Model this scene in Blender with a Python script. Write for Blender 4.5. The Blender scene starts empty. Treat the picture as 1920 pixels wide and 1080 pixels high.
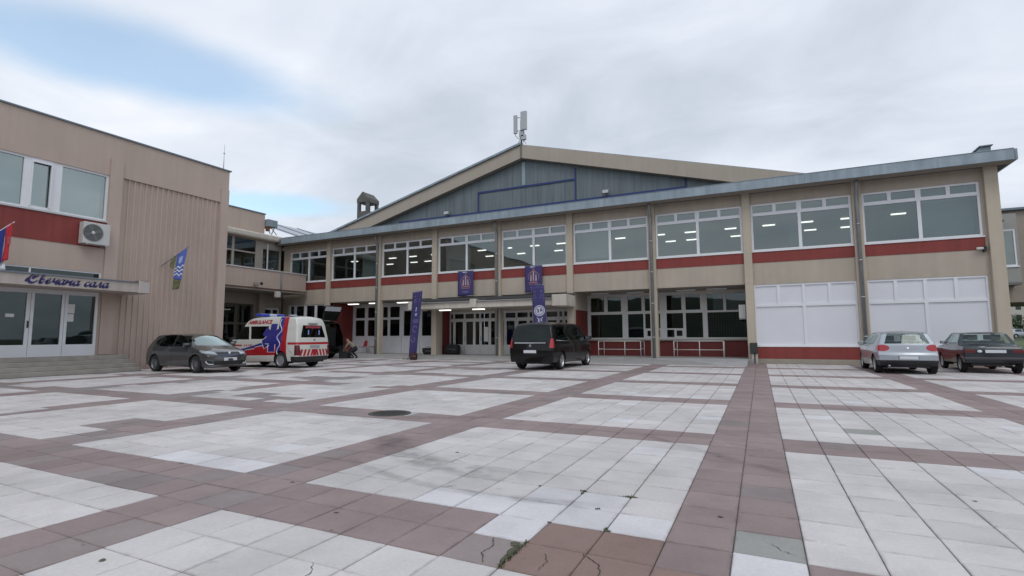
import bpy, bmesh, math, random
from mathutils import Vector, Matrix
from mathutils.noise import noise as pnoise
SC = bpy.context.scene
COL = SC.collection
R = math.radians
random.seed(7)

# ---------------------------------------------------------------- camera
cam_data = bpy.data.cameras.new("camera")
cam = bpy.data.objects.new("camera", cam_data)
COL.objects.link(cam)
SC.camera = cam
cam_data.sensor_width = 36.0
cam_data.lens = 36.0 * 963.0 / 1920.0
cam_data.clip_start = 0.05
cam_data.clip_end = 4000
def camera_matrix(yaw, pit, rol, loc):
    r = Vector((math.cos(yaw), math.sin(yaw), 0)); f = Vector((-math.sin(yaw), math.cos(yaw), 0)); u = Vector((0, 0, 1))
    f2 = f * math.cos(pit) + u * math.sin(pit); u2 = u * math.cos(pit) - f * math.sin(pit)
    r3 = r * math.cos(rol) + u2 * math.sin(rol); u3 = u2 * math.cos(rol) - r * math.sin(rol)
    m = Matrix((r3, u3, -f2)).transposed().to_4x4()
    m.translation = loc
    return m
cam.matrix_world = camera_matrix(R(25.68), R(5.39), R(-0.286), (0, 0, 1.3))

# ---------------------------------------------------------------- sky
SUN_EL, SUN_AZ = 52.0, 150.0      # azimuth clockwise from +Y
world = bpy.data.worlds.new("World")
SC.world = world
world.use_nodes = True
wn, wl = world.node_tree.nodes, world.node_tree.links
wn.clear()
def wnode(t, **kw):
    n = wn.new(t)
    for k, v in kw.items(): setattr(n, k, v)
    return n
def wmath(op, a, b=None, clamp=False):
    n = wnode('ShaderNodeMath', operation=op, use_clamp=clamp)
    for i, v in enumerate((a, b)):
        if v is None: continue
        if isinstance(v, (int, float)): n.inputs[i].default_value = v
        else: wl.new(v, n.inputs[i])
    return n.outputs[0]
w_out = wnode('ShaderNodeOutputWorld'); w_bg = wnode('ShaderNodeBackground')
w_bg.inputs['Strength'].default_value = 0.1
sky = wnode('ShaderNodeTexSky', sky_type='NISHITA', sun_disc=False)
sky.sun_elevation = R(SUN_EL); sky.sun_rotation = R(SUN_AZ)
sky.air_density = 1.0; sky.dust_density = 1.6; sky.ozone_density = 1.6
tc = wnode('ShaderNodeTexCoord')
sep = wnode('ShaderNodeSeparateXYZ'); wl.new(tc.outputs['Generated'], sep.inputs[0])
zc = wmath('MAXIMUM', sep.outputs[2], 0.0)
den = wmath('ADD', zc, 0.16)
cu = wmath('DIVIDE', sep.outputs[0], den); cv = wmath('DIVIDE', sep.outputs[1], den)
comb = wnode('ShaderNodeCombineXYZ'); wl.new(cu, comb.inputs[0]); wl.new(cv, comb.inputs[1])
def wnoise(scale, detail, rough, off, dist=0.0):
    mp = wnode('ShaderNodeMapping'); wl.new(comb.outputs[0], mp.inputs[0]); mp.inputs['Location'].default_value = off
    mp.inputs['Rotation'].default_value = (0, 0, R(-25)); mp.inputs['Scale'].default_value = (1, 1.25, 1)
    n = wnode('ShaderNodeTexNoise'); wl.new(mp.outputs[0], n.inputs['Vector'])
    n.inputs['Scale'].default_value = scale; n.inputs['Detail'].default_value = detail
    n.inputs['Roughness'].default_value = rough; n.inputs['Distortion'].default_value = dist
    return n.outputs['Fac']
n_edge = wnoise(0.9, 7, 0.52, (3.1, 1.7, 0))
n_tone = wnoise(0.55, 6, 0.5, (7.3, 2.2, 0), 0.25)
n_fine = wnoise(1.7, 6, 0.55, (1.3, 9.2, 0), 0.6)
# breaks in the cloud deck: ellipses in the cloud plane, with ragged edges
def gap(cx, cy, rx, ry, rot=0):
    dx = wmath('SUBTRACT', cu, cx); dy = wmath('SUBTRACT', cv, cy)
    c, s = math.cos(rot), math.sin(rot)
    ax = wmath('ADD', wmath('MULTIPLY', dx, c / rx), wmath('MULTIPLY', dy, s / rx))
    ay = wmath('ADD', wmath('MULTIPLY', dx, -s / ry), wmath('MULTIPLY', dy, c / ry))
    return wmath('SUBTRACT', 1.0, wmath('SQRT', wmath('ADD', wmath('MULTIPLY', ax, ax), wmath('MULTIPLY', ay, ay))))
GAPS = [(-1.42, 0.74, 0.62, 0.20, 1.12), (-2.6, 0.2, 0.8, 0.3, 0.9), (-0.9, -1.6, 0.7, 0.25, 0.4), (1.6, -2.2, 0.8, 0.3, 0.2), (1.9, 0.4, 0.5, 0.2, 1.2), (-1.95, 1.55, 0.42, 0.16, 0.75)]
g_all = None
for g in GAPS:
    o = gap(*g)
    g_all = o if g_all is None else wmath('MAXIMUM', g_all, o)
g_r = wmath('ADD', g_all, wmath('MULTIPLY', wmath('SUBTRACT', n_edge, 0.5), 1.5))
mr = wnode('ShaderNodeMapRange', interpolation_type='SMOOTHSTEP')
wl.new(g_r, mr.inputs[0]); mr.inputs[1].default_value = -0.25; mr.inputs[2].default_value = 0.65
mr.inputs[3].default_value = 1.0; mr.inputs[4].default_value = 0.34
tone = wmath('ADD', n_tone, wmath('MULTIPLY', wmath('SUBTRACT', n_fine, 0.5), 0.5))
ramp = wnode('ShaderNodeValToRGB'); wl.new(tone, ramp.inputs[0])
e = ramp.color_ramp.elements
e[0].position = 0.32; e[0].color = (0.54, 0.60, 0.68, 1)
e[1].position = 0.68; e[1].color = (0.86, 0.89, 0.955, 1)
m1 = ramp.color_ramp.elements.new(0.5); m1.color = (0.69, 0.75, 0.84, 1)
vs = wnode('ShaderNodeVectorMath', operation='SCALE'); wl.new(ramp.outputs[0], vs.inputs[0]); vs.inputs['Scale'].default_value = 10.0
mix = wnode('ShaderNodeMix', data_type='RGBA'); wl.new(mr.outputs[0], mix.inputs[0])
skb = wnode('ShaderNodeVectorMath', operation='SCALE'); wl.new(sky.outputs[0], skb.inputs[0]); skb.inputs['Scale'].default_value = 2.1
skt = wnode('ShaderNodeVectorMath', operation='MULTIPLY'); wl.new(skb.outputs[0], skt.inputs[0]); skt.inputs[1].default_value = (0.98, 1.13, 1.05)   # clear sky, camera white balance
wl.new(skt.outputs[0], mix.inputs[6]); wl.new(vs.outputs[0], mix.inputs[7])
wl.new(mix.outputs[2], w_bg.inputs[0]); wl.new(w_bg.outputs[0], w_out.inputs[0])

# ---------------------------------------------------------------- sun (veiled)
sun_d = bpy.data.lights.new("sun", 'SUN'); sun = bpy.data.objects.new("sun", sun_d); COL.objects.link(sun)
sun_d.energy = 0.6; sun_d.angle = R(25); sun_d.color = (1.0, 0.96, 0.9)
d = Vector((math.sin(R(SUN_AZ)) * math.cos(R(SUN_EL)), math.cos(R(SUN_AZ)) * math.cos(R(SUN_EL)), math.sin(R(SUN_EL))))
sun.rotation_euler = d.to_track_quat('Z', 'Y').to_euler()
sun.location = d * 60

vs_ = SC.view_settings
vs_.view_transform = 'Standard'; vs_.look = 'None'; vs_.exposure = 0.12; vs_.gamma = 1.0; vs_.use_curve_mapping = False
SC.cycles.use_denoising = True
SC.cycles.max_bounces = 7; SC.cycles.transparent_max_bounces = 16
SC.cycles.caustics_reflective = False; SC.cycles.caustics_refractive = False

# ---------------------------------------------------------------- materials
MATS = {}
def mat(name, col, rough=0.6, metal=0.0, var=0.0, vscale=3.0, streak=0.0, bump=0.0, bscale=60.0, spec=0.5, emit=0.0, coat=0.0, dirt=None):
    if name in MATS: return MATS[name]
    m = bpy.data.materials.new(name); m.use_nodes = True
    nt = m.node_tree; b = nt.nodes['Principled BSDF']
    b.inputs['Roughness'].default_value = rough; b.inputs['Metallic'].default_value = metal
    b.inputs['Specular IOR Level'].default_value = spec
    if coat: b.inputs['Coat Weight'].default_value = coat; b.inputs['Coat Roughness'].default_value = 0.03
    b.inputs['Base Color'].default_value = (*col, 1)
    if emit:
        b.inputs['Emission Color'].default_value = (*col, 1); b.inputs['Emission Strength'].default_value = emit
    if var or streak or bump:
        geo = nt.nodes.new('ShaderNodeNewGeometry')
    src = None
    def mul(fac_socket, lo, hi, src):
        r = nt.nodes.new('ShaderNodeMapRange'); nt.links.new(fac_socket, r.inputs[0])
        r.inputs[1].default_value = 0.3; r.inputs[2].default_value = 0.7; r.inputs[3].default_value = lo; r.inputs[4].default_value = hi
        v = nt.nodes.new('ShaderNodeVectorMath'); v.operation = 'SCALE'
        if src is None: v.inputs[0].default_value = col
        else: nt.links.new(src, v.inputs[0])
        nt.links.new(r.outputs[0], v.inputs['Scale'])
        return v.outputs[0]
    if var:
        n = nt.nodes.new('ShaderNodeTexNoise'); nt.links.new(geo.outputs['Position'], n.inputs['Vector'])
        n.inputs['Scale'].default_value = vscale; n.inputs['Detail'].default_value = 6; n.inputs['Roughness'].default_value = 0.6
        src = mul(n.outputs['Fac'], 1 - var, 1 + var, src)
    if streak:
        mp = nt.nodes.new('ShaderNodeMapping'); nt.links.new(geo.outputs['Position'], mp.inputs[0]); mp.inputs['Scale'].default_value = (3.5, 3.5, 0.22)
        n = nt.nodes.new('ShaderNodeTexNoise'); nt.links.new(mp.outputs[0], n.inputs['Vector'])
        n.inputs['Scale'].default_value = 1.3; n.inputs['Detail'].default_value = 5
        src = mul(n.outputs['Fac'], 1 - streak, 1 + streak * 0.6, src)
    if src is not None: nt.links.new(src, b.inputs['Base Color'])
    if bump:
        n = nt.nodes.new('ShaderNodeTexNoise'); nt.links.new(geo.outputs['Position'], n.inputs['Vector'])
        n.inputs['Scale'].default_value = bscale; n.inputs['Detail'].default_value = 4
        bp = nt.nodes.new('ShaderNodeBump'); nt.links.new(n.outputs['Fac'], bp.inputs['Height'])
        bp.inputs['Strength'].default_value = bump; bp.inputs['Distance'].default_value = 0.02
        nt.links.new(bp.outputs[0], b.inputs['Normal'])
    MATS[name] = m
    return m
def glass(name, tint, refl=1.0, base=0.0, rough=0.015):
    m = bpy.data.materials.new(name); m.use_nodes = True; nt = m.node_tree; nt.nodes.clear()
    o = nt.nodes.new('ShaderNodeOutputMaterial'); t = nt.nodes.new('ShaderNodeBsdfTransparent'); t.inputs[0].default_value = (*tint, 1)
    g = nt.nodes.new('ShaderNodeBsdfGlossy'); g.inputs['Roughness'].default_value = rough; g.inputs[0].default_value = (0.84, 0.97, 0.96, 1)
    # faint unevenness of float glass
    geo = nt.nodes.new('ShaderNodeNewGeometry'); n = nt.nodes.new('ShaderNodeTexNoise'); nt.links.new(geo.outputs['Position'], n.inputs['Vector'])
    n.inputs['Scale'].default_value = 0.9; n.inputs['Detail'].default_value = 1
    bp = nt.nodes.new('ShaderNodeBump'); bp.inputs['Strength'].default_value = 0.05; bp.inputs['Distance'].default_value = 0.05
    nt.links.new(n.outputs['Fac'], bp.inputs['Height']); nt.links.new(bp.outputs[0], g.inputs['Normal'])
    lw = nt.nodes.new('ShaderNodeLayerWeight'); lw.inputs[0].default_value = 0.5
    p = nt.nodes.new('ShaderNodeMath'); p.operation = 'POWER'; nt.links.new(lw.outputs['Facing'], p.inputs[0]); p.inputs[1].default_value = 4.5
    a = nt.nodes.new('ShaderNodeMath'); a.operation = 'MULTIPLY_ADD'; a.use_clamp = True
    nt.links.new(p.outputs[0], a.inputs[0]); a.inputs[1].default_value = 0.85 * refl; a.inputs[2].default_value = 0.075 * refl + base
    mx = nt.nodes.new('ShaderNodeMixShader'); nt.links.new(a.outputs[0], mx.inputs[0]); nt.links.new(t.outputs[0], mx.inputs[1]); nt.links.new(g.outputs[0], mx.inputs[2])
    nt.links.new(mx.outputs[0], o.inputs[0]); MATS[name] = m
    return m
BEIGE = mat('facade_render', (0.48, 0.418, 0.345), 0.85, var=0.07, vscale=0.7, streak=0.07, bump=0.15)
BEIGE_L = mat('column_render', (0.525, 0.455, 0.365), 0.85, var=0.06, vscale=0.9, streak=0.05, bump=0.15)
PINKB = mat('hall_render', (0.515, 0.41, 0.35), 0.85, var=0.06, vscale=0.45, streak=0.045, bump=0.15)
CREAM = mat('canopy_render', (0.62, 0.57, 0.50), 0.8, var=0.08, vscale=1.4, streak=0.12, bump=0.15)
RED = mat('red_paint', (0.245, 0.043, 0.036), 0.65, var=0.10, vscale=1.2, streak=0.12)
RED_SHADED = mat('red_paint_shaded', (0.17, 0.025, 0.022), 0.6, var=0.08, vscale=1.0, streak=0.08)  # the band red again, its colour darkened for the shade in the recess
WHITE = mat('white_frame', (0.80, 0.81, 0.84), 0.45, var=0.03, vscale=2.0)
WHITEP = mat('white_board', (0.76, 0.765, 0.81), 0.35, var=0.035, vscale=0.6, bump=0.03, bscale=0.8)
FASCIA = mat('fascia_metal', (0.30, 0.365, 0.41), 0.55, 0.1, var=0.14, vscale=1.3, streak=0.16, bump=0.25, bscale=3.0)
CLAD = mat('gable_cladding', (0.165, 0.20, 0.212), 0.6, 0.1, var=0.08, vscale=0.5, streak=0.22)
BLUEM = mat('blue_trim', (0.02, 0.04, 0.17), 0.5)
PIPE = mat('downpipe_metal', (0.25, 0.26, 0.27), 0.5, 0.4, var=0.1, vscale=3)
DARK = mat('dark_void', (0.02, 0.02, 0.02), 0.8)
BLACKP = mat('black_plastic', (0.02, 0.02, 0.022), 0.5)
RUBBER = mat('rubber', (0.018, 0.018, 0.019), 0.85)
CONC = mat('concrete', (0.33, 0.32, 0.31), 0.9, var=0.12, vscale=2.5, bump=0.3)
CONCD = mat('concrete_dark', (0.20, 0.195, 0.19), 0.9, var=0.15, vscale=2.5, bump=0.3)
STEP = mat('step_stone', (0.32, 0.295, 0.265), 0.85, var=0.15, vscale=2.0, bump=0.25)
INT_W = mat('interior_wall', (0.34, 0.38, 0.37), 0.8)
INT_F = mat('interior_floor', (0.12, 0.10, 0.08), 0.5)
INT_C = mat('interior_ceiling', (0.32, 0.33, 0.33), 0.8)
LAMP = mat('lamp_white', (1.0, 0.97, 0.9), 0.5, emit=1.5)
STEEL = mat('galvanised', (0.5, 0.51, 0.53), 0.4, 0.7)
GLASS = glass('window_glass', (0.72, 0.80, 0.79), 1.0, 0.10)
GLASS_D = glass('door_glass', (0.35, 0.38, 0.38), 1.0)
GLASS_F = glass('hall_glass', (0.55, 0.61, 0.61), 1.5, 0.18)
CARGLASS = glass('car_glass', (0.70, 0.78, 0.75), 0.9)
SCREEN = glass('windscreen_glass', (0.5, 0.56, 0.55), 2.2, 0.12)
CARGLASS_D = glass('privacy_glass', (0.10, 0.11, 0.12), 0.5)

# ---------------------------------------------------------------- mesh helpers
def ident(u, v, d): return (u, v, d)
def face_y(Y): return lambda u, v, d: (u, Y - d, v)          # wall that looks towards -Y: u = X, v = Z, d = outwards
def face_x(X): return lambda u, v, d: (X + d, u, v)          # wall that looks towards +X: u = Y, v = Z, d = outwards
class MB:
    def __init__(s, fn=ident): s.v = []; s.f = []; s.mi = []; s.fn = fn; s.cur = 0; s.sm = []
    def add(s, vs, fs, smooth=False):
        o = len(s.v); s.v += [tuple(s.fn(*p)) for p in vs]
        for f in fs: s.f.append([o + i for i in f]); s.mi.append(s.cur); s.sm.append(smooth)
        return s
    def box(s, a0, a1, b0, b1, c0, c1):
        return s.add([(a0, b0, c0), (a1, b0, c0), (a1, b1, c0), (a0, b1, c0), (a0, b0, c1), (a1, b0, c1), (a1, b1, c1), (a0, b1, c1)],
                     [(0, 3, 2, 1), (4, 5, 6, 7), (0, 1, 5, 4), (1, 2, 6, 5), (2, 3, 7, 6), (3, 0, 4, 7)])
    def quad(s, a, b, c, d): return s.add([a, b, c, d], [(0, 1, 2, 3)])
    def prism(s, poly, c0, c1):                     # poly in (a, b), extruded along c
        n = len(poly)
        vs = [(a, b, c0) for a, b in poly] + [(a, b, c1) for a, b in poly]
        return s.add(vs, [tuple(range(n))[::-1], tuple(range(n, 2 * n))] + [(i, (i + 1) % n, n + (i + 1) % n, n + i) for i in range(n)])
    def tube(s, pts, r, n=8, cap=True):
        pts = [Vector(p) for p in pts]; rs = r if isinstance(r, (list, tuple)) else [r] * len(pts)
        vs = []; fs = []; up = None
        for i, p in enumerate(pts):
            t = (pts[min(i + 1, len(pts) - 1)] - pts[max(i - 1, 0)]).normalized()
            if up is None: up = t.orthogonal().normalized()
            up = (up - t * up.dot(t)).normalized(); w = t.cross(up)
            for k in range(n):
                a = 2 * math.pi * k / n; vs.append(tuple(p + (up * math.cos(a) + w * math.sin(a)) * rs[i]))
        for i in range(len(pts) - 1):
            for k in range(n): fs.append((i * n + k, i * n + (k + 1) % n, (i + 1) * n + (k + 1) % n, (i + 1) * n + k))
        if cap: fs += [tuple(range(n))[::-1], tuple(range((len(pts) - 1) * n, len(pts) * n))]
        return s.add(vs, fs, True)
    def lathe(s, prof, ax, c, n=24, smooth=True):   # prof (r, h) about axis through c
        vs = []; fs = []
        for r, h in prof:
            for k in range(n):
                a = 2 * math.pi * k / n; p = [r * math.cos(a), r * math.sin(a), h]
                if ax == 'y': p = [p[0], p[2], p[1]]
                if ax == 'x': p = [p[2], p[0], p[1]]
                vs.append((c[0] + p[0], c[1] + p[1], c[2] + p[2]))
        for i in range(len(prof) - 1):
            for k in range(n): fs.append((i * n + k, i * n + (k + 1) % n, (i + 1) * n + (k + 1) % n, (i + 1) * n + k))
        return s.add(vs, fs, smooth)
    def mesh(s, name, mats):
        me = bpy.data.meshes.new(name); me.from_pydata(s.v, [], s.f)
        for m in (mats if isinstance(mats, (list, tuple)) else [mats]): me.materials.append(m)
        me.polygons.foreach_set('material_index', s.mi); me.polygons.foreach_set('use_smooth', s.sm)
        bm = bmesh.new(); bm.from_mesh(me); bmesh.ops.recalc_face_normals(bm, faces=bm.faces); bm.to_mesh(me); bm.free()
        me.update(); return me
    def build(s, name, mats, parent=None, bevel=0.0):
        return link(name, s.mesh(name, mats), parent, bevel)
WC = {}
def link(name, data, parent=None, bevel=0.0):
    o = bpy.data.objects.new(name, data); COL.objects.link(o)
    if parent is not None:
        o.parent = parent
        if parent.name in WC: o.matrix_parent_inverse = WC[parent.name]     # this thing's parts are written in world coordinates
    if bevel:
        b = o.modifiers.new('bevel', 'BEVEL'); b.width = bevel; b.segments = 2; b.limit_method = 'ANGLE'
    return o
def tag(o, label=None, cat=None, group=None, kind=None):
    if label: o['label'] = label
    if cat: o['category'] = cat
    if group: o['group'] = group
    if kind: o['kind'] = kind
    return o
def empty(name, loc=(0, 0, 0), rz=0.0, wc=False):
    o = bpy.data.objects.new(name, None); COL.objects.link(o); o.location = loc; o.rotation_euler = (0, 0, rz); o.empty_display_size = 0.3
    if wc: WC[o.name] = (Matrix.Translation(loc) @ Matrix.Rotation(rz, 4, 'Z')).inverted()
    return o
def bx(name, m, parent, a0, a1, b0, b1, c0, c1, fn=ident, bevel=0.0):
    return MB(fn).box(a0, a1, b0, b1, c0, c1).build(name, m, parent, bevel)
def copy_tree(o, parent=None):
    c = o.copy(); COL.objects.link(c); c.parent = parent
    for ch in [x for x in bpy.data.objects if x.parent == o]: copy_tree(ch, c)
    return c
def text_mesh(body, size, shear=0.0, extrude=0.0, spacing=1.0, bold=0.0):
    cu = bpy.data.curves.new('txt', 'FONT'); cu.body = body; cu.size = size; cu.shear = shear; cu.extrude = extrude; cu.align_x = 'CENTER'; cu.align_y = 'CENTER'
    cu.space_character = spacing; cu.offset = bold; cu.resolution_u = 3
    o = bpy.data.objects.new('txt', cu); COL.objects.link(o)
    dg = bpy.context.evaluated_depsgraph_get(); dg.update()
    me = bpy.data.meshes.new_from_object(o.evaluated_get(dg))
    bpy.data.objects.remove(o); return me
# ================================================================ ground and plaza
P = 0.3945                     # slab pitch
GX, GY = -0.604, 2.695         # corner of slab (0, 0); the red bands are two slabs wide, every ten slabs
def slab_material(name, col, kind):
    m = bpy.data.materials.new(name); m.use_nodes = True; nt = m.node_tree; N = nt.nodes; L = nt.links; b = N['Principled BSDF']
    geo = N.new('ShaderNodeNewGeometry'); pos = geo.outputs['Position']
    sp = N.new('ShaderNodeSeparateXYZ'); L.new(pos, sp.inputs[0])
    def M(op, a, b_=None, c=None, clamp=False):
        n = N.new('ShaderNodeMath'); n.operation = op; n.use_clamp = clamp
        for i, v in enumerate((a, b_, c)):
            if v is None: continue
            if isinstance(v, (int, float)): n.inputs[i].default_value = v
            else: L.new(v, n.inputs[i])
        return n.outputs[0]
    def noise(scale, detail=4, vec=pos, rough=0.55):
        n = N.new('ShaderNodeTexNoise'); L.new(vec, n.inputs['Vector']); n.inputs['Scale'].default_value = scale; n.inputs['Detail'].default_value = detail
        n.inputs['Roughness'].default_value = rough
        return n.outputs['Fac']
    def ramp(v, lo, hi, a, c):
        r = N.new('ShaderNodeMapRange'); r.interpolation_type = 'SMOOTHSTEP'; L.new(v, r.inputs[0])
        for i, x in enumerate((lo, hi, a, c)): r.inputs[1 + i].default_value = x
        return r.outputs[0]
    ci = M('FLOOR', M('DIVIDE', M('SUBTRACT', sp.outputs[0], GX), P)); cj = M('FLOOR', M('DIVIDE', M('SUBTRACT', sp.outputs[1], GY), P))
    cv = N.new('ShaderNodeCombineXYZ'); L.new(ci, cv.inputs[0]); L.new(cj, cv.inputs[1])
    wn_ = N.new('ShaderNodeTexWhiteNoise'); wn_.noise_dimensions = '2D'; L.new(cv.outputs[0], wn_.inputs['Vector'])
    tone = ramp(wn_.outputs['Value'], 0, 1, 0.92 if kind == 'w' else 0.90, 1.04 if kind == 'w' else 1.07)
    f = tone
    f = M('MULTIPLY', f, ramp(noise(0.35, 5), 0.3, 0.7, 0.90, 1.06))          # wide weathering
    f = M('MULTIPLY', f, ramp(noise(1.6, 7, rough=0.62), 0.38, 0.68, 1.03, 0.88))          # blotches
    f = M('MULTIPLY', f, ramp(noise(38, 3), 0.25, 0.75, 0.95, 1.04))          # grain
    f = M('MULTIPLY', f, ramp(noise(5.0, 2), 0.72, 0.77, 1.0, 0.6))          # dropped spots and chewing gum
    # dirt that gathers along the slab edges
    def edge(v, o): return M('ABSOLUTE', M('SUBTRACT', M('FRACT', M('DIVIDE', M('SUBTRACT', v, o), P)), 0.5))
    ed = M('MAXIMUM', edge(sp.outputs[0], GX), edge(sp.outputs[1], GY))
    f = M('MULTIPLY', f, M('SUBTRACT', 1.0, M('MULTIPLY', ramp(ed, 0.42, 0.495, 0.0, 0.20), ramp(noise(5.5, 5), 0.42, 0.62, 0.0, 1.0))))
    # tyre marks: one turning car (two tracks) and a few straight scuffs
    def arc(cx, cy, r, w, a0x, a0y, lim):
        dx = M('SUBTRACT', sp.outputs[0], cx); dy = M('SUBTRACT', sp.outputs[1], cy)
        d_ = M('ABSOLUTE', M('SUBTRACT', M('SQRT', M('ADD', M('MULTIPLY', dx, dx), M('MULTIPLY', dy, dy))), r))
        band = ramp(d_, w * 0.25, w, 1.0, 0.0)
        ex = M('SUBTRACT', sp.outputs[0], a0x); ey = M('SUBTRACT', sp.outputs[1], a0y)
        near = ramp(M('SQRT', M('ADD', M('MULTIPLY', ex, ex), M('MULTIPLY', ey, ey))), lim * 0.55, lim, 1.0, 0.0)
        return M('MULTIPLY', band, near)
    marks = arc(-2.35, 7.0, 2.55, 0.30, -3.4, 4.9, 1.7)
    marks = M('MAXIMUM', marks, M('MULTIPLY', arc(-2.2, 7.4, 3.55, 0.10, -2.6, 4.0, 1.9), 0.7))
    marks = M('MAXIMUM', marks, M('MULTIPLY', arc(-7.0, 12.0, 5.4, 0.22, -5.2, 6.9, 2.6), 0.55))
    marks = M('MAXIMUM', marks, M('MULTIPLY', arc(6.0, 14.0, 10.2, 0.12, -0.6, 6.3, 1.4), 0.6))
    marks = M('MULTIPLY', marks, ramp(noise(3.0, 5), 0.35, 0.6, 0.15, 1.0))
    f = M('MULTIPLY', f, M('SUBTRACT', 1.0, M('MULTIPLY', marks, 0.42)))
    # cement smears and repairs, mostly over on the left side of the square
    grime = ramp(noise(0.55, 7, rough=0.65), 0.50, 0.62, 0.0, 1.0)
    left = ramp(sp.outputs[0], -13.0, -4.0, 1.0, 0.12)
    sm = M('MULTIPLY', grime, M('MULTIPLY', left, 0.75 if kind == 'r' else 0.35))
    sc = N.new('ShaderNodeVectorMath'); sc.operation = 'SCALE'; sc.inputs[0].default_value = col; L.new(f, sc.inputs['Scale'])
    mx = N.new('ShaderNodeMix'); mx.data_type = 'RGBA'; L.new(sm, mx.inputs[0]); L.new(sc.outputs[0], mx.inputs[6]); mx.inputs[7].default_value = (0.24, 0.235, 0.235, 1)
    L.new(mx.outputs[2], b.inputs['Base Color'])
    L.new(ramp(noise(4.0, 4), 0.3, 0.7, 0.55, 0.8), b.inputs['Roughness'])
    bp = N.new('ShaderNodeBump'); L.new(noise(55, 5), bp.inputs['Height']); bp.inputs['Strength'].default_value = 0.25; bp.inputs['Distance'].default_value = 0.01
    L.new(bp.outputs[0], b.inputs['Normal'])
    return m
SL_W = slab_material('slab_white', (0.61, 0.575, 0.565), 'w')
SL_R = slab_material('slab_red', (0.29, 0.218, 0.211), 'r')
SL_G = slab_material('slab_grey', (0.31, 0.31, 0.29), 'g')
SL_C = slab_material('slab_mauve', (0.27, 0.222, 0.215), 'r')
SL_N = slab_material('slab_new_white', (0.66, 0.64, 0.655), 'w')
SL_P = slab_material('slab_brown', (0.27, 0.18, 0.155), 'r')
SLM = {'w': SL_W, 'r': SL_R, 'g': SL_G, 'n': SL_N, 'p': SL_P, 'c': SL_C}

gm = mat('ground_earth', (0.13, 0.125, 0.115), 0.9, var=0.2, vscale=0.05)
ground = MB().quad((-900, -900, -0.06), (900, -900, -0.06), (900, 1500, -0.06), (-900, 1500, -0.06)).build('ground', gm)
tag(ground, kind='structure')
plaza = MB().box(-34, 26, -12, 34, -0.05, -0.012).build('plaza', mat('joint_bed', (0.15, 0.14, 0.13), 0.95, var=0.25, vscale=6))
tag(plaza, kind='structure')

OVER = {(-3, 1): 'n', (1, 2): 'g', (0, 1): 'r', (1, 1): 'n', (4, 14): 'g', (-2, 1): 'p', (-2, 0): 'p', (-1, 1): 'p', (-1, 0): 'p', (-3, 0): 'c', (0, 0): 'p', (1, 0): 'p'}
for i in range(-9, -5): OVER[(-5 + i, 2)] = 'n'
for i in range(-8, 0): OVER[(i, 2)] = 'n' if i > -6 else 'w'
OVER.update({(-3, 3): 'n', (-2, 3): 'n', (2, 0): 'r', (3, 0): 'r'})
rs = random.Random(11)
def kind_of(i, j):
    k = OVER.get((i, j))
    if k: return k
    band = (i % 10 in (0, 1)) or (j % 10 in (0, 1))
    if band:
        x = GX + i * P
        if x < -9 and pnoise((i * 0.23, j * 0.31, 2.0)) > 0.33: return 'w'     # relaid in white on the left
        return 'c' if rs.random() < (0.03 if x > -4 else 0.25) else 'r'
    x = GX + i * P
    if x < -8 and pnoise((i * 0.21, j * 0.27, 9.0)) > 0.38: return 'c'
    return 'n' if rs.random() < 0.035 else 'w'
BOX = 0.1775
HX, HY = P / 2 - 0.0042, P / 2 - 0.0034
def slab_geo(dx, dy, z, tx, ty, k='w'):
    b_ = 0.005; h, g = (HX, HY) if k in 'wng' else (P / 2 - 0.0026, P / 2 - 0.0022); t, s = h - b_, g - b_ * .7
    top = [(-t, -s), (t, -s), (t, s), (-t, s)]; out = [(-h, -g), (h, -g), (h, g), (-h, g)]
    V = [(dx + a, dy + c, z + a * tx + c * ty) for a, c in top] + [(dx + a, dy + c, z - 0.005 + a * tx + c * ty) for a, c in out] + [(dx + a, dy + c, z - 0.03) for a, c in out]
    F = [(0, 1, 2, 3)] + [(4 + k, 4 + (k + 1) % 4, (k + 1) % 4, k) for k in range(4)] + [(8 + k, 8 + (k + 1) % 4, 4 + (k + 1) % 4, 4 + k) for k in range(4)]
    return V, F
cm_inv = cam.matrix_world.inverted()
def to_px(p):
    q = cm_inv @ Vector(p)
    if q.z > -0.2: return None
    return (960 - 963 * q.x / q.z * 1.0, 540 + 963 * q.y / q.z)
cells = []
HOLE = (-5.78, 7.16)
for i in range(-84, 44):
    for j in range(-12, 61):
        x = GX + (i + .5) * P; y = GY + (j + .5) * P
        if x < -31 or y > 26.6: continue
        if x < -22.4 and y < 12.4: continue
        if (x + 5.78) ** 2 + (y - 7.16) ** 2 < 0.33 ** 2: continue
        k = kind_of(i, j)
        px = to_px((x, y, 0)); area = 0
        if px and -40 < px[0] < 1960 and px[1] < 1120: area = 1.0 / (x * x + y * y + 1.7) ** 1.5
        cells.append((area, i, j, x, y, k))
cells.sort(key=lambda c: -c[0])
near_mesh = {}
for k in SLM:
    V, F = slab_geo(0, 0, 0, 0, 0, k)
    b = MB(); b.add(V, F); near_mesh[k] = b.mesh('paving_slab', SLM[k])
far = MB(); order = list(SLM)
for n, (area, i, j, x, y, k) in enumerate(cells):
    rr = random.Random(i * 977 + j)
    z = rr.uniform(-0.002, 0.002); tx = rr.uniform(-0.004, 0.004); ty = rr.uniform(-0.004, 0.004)
    if n < 300:
        o = link('paving_slab', near_mesh[k], plaza); o.location = (x, y, z)
        o.rotation_euler = (ty, -tx, rr.uniform(-0.006, 0.006))
    else:
        far.cur = order.index(k); V, F = slab_geo(x, y, z, tx, ty, k); far.add(V, F)
tag(far.build('paving_slabs', [SLM[k] for k in order], plaza), kind='stuff')

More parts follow.
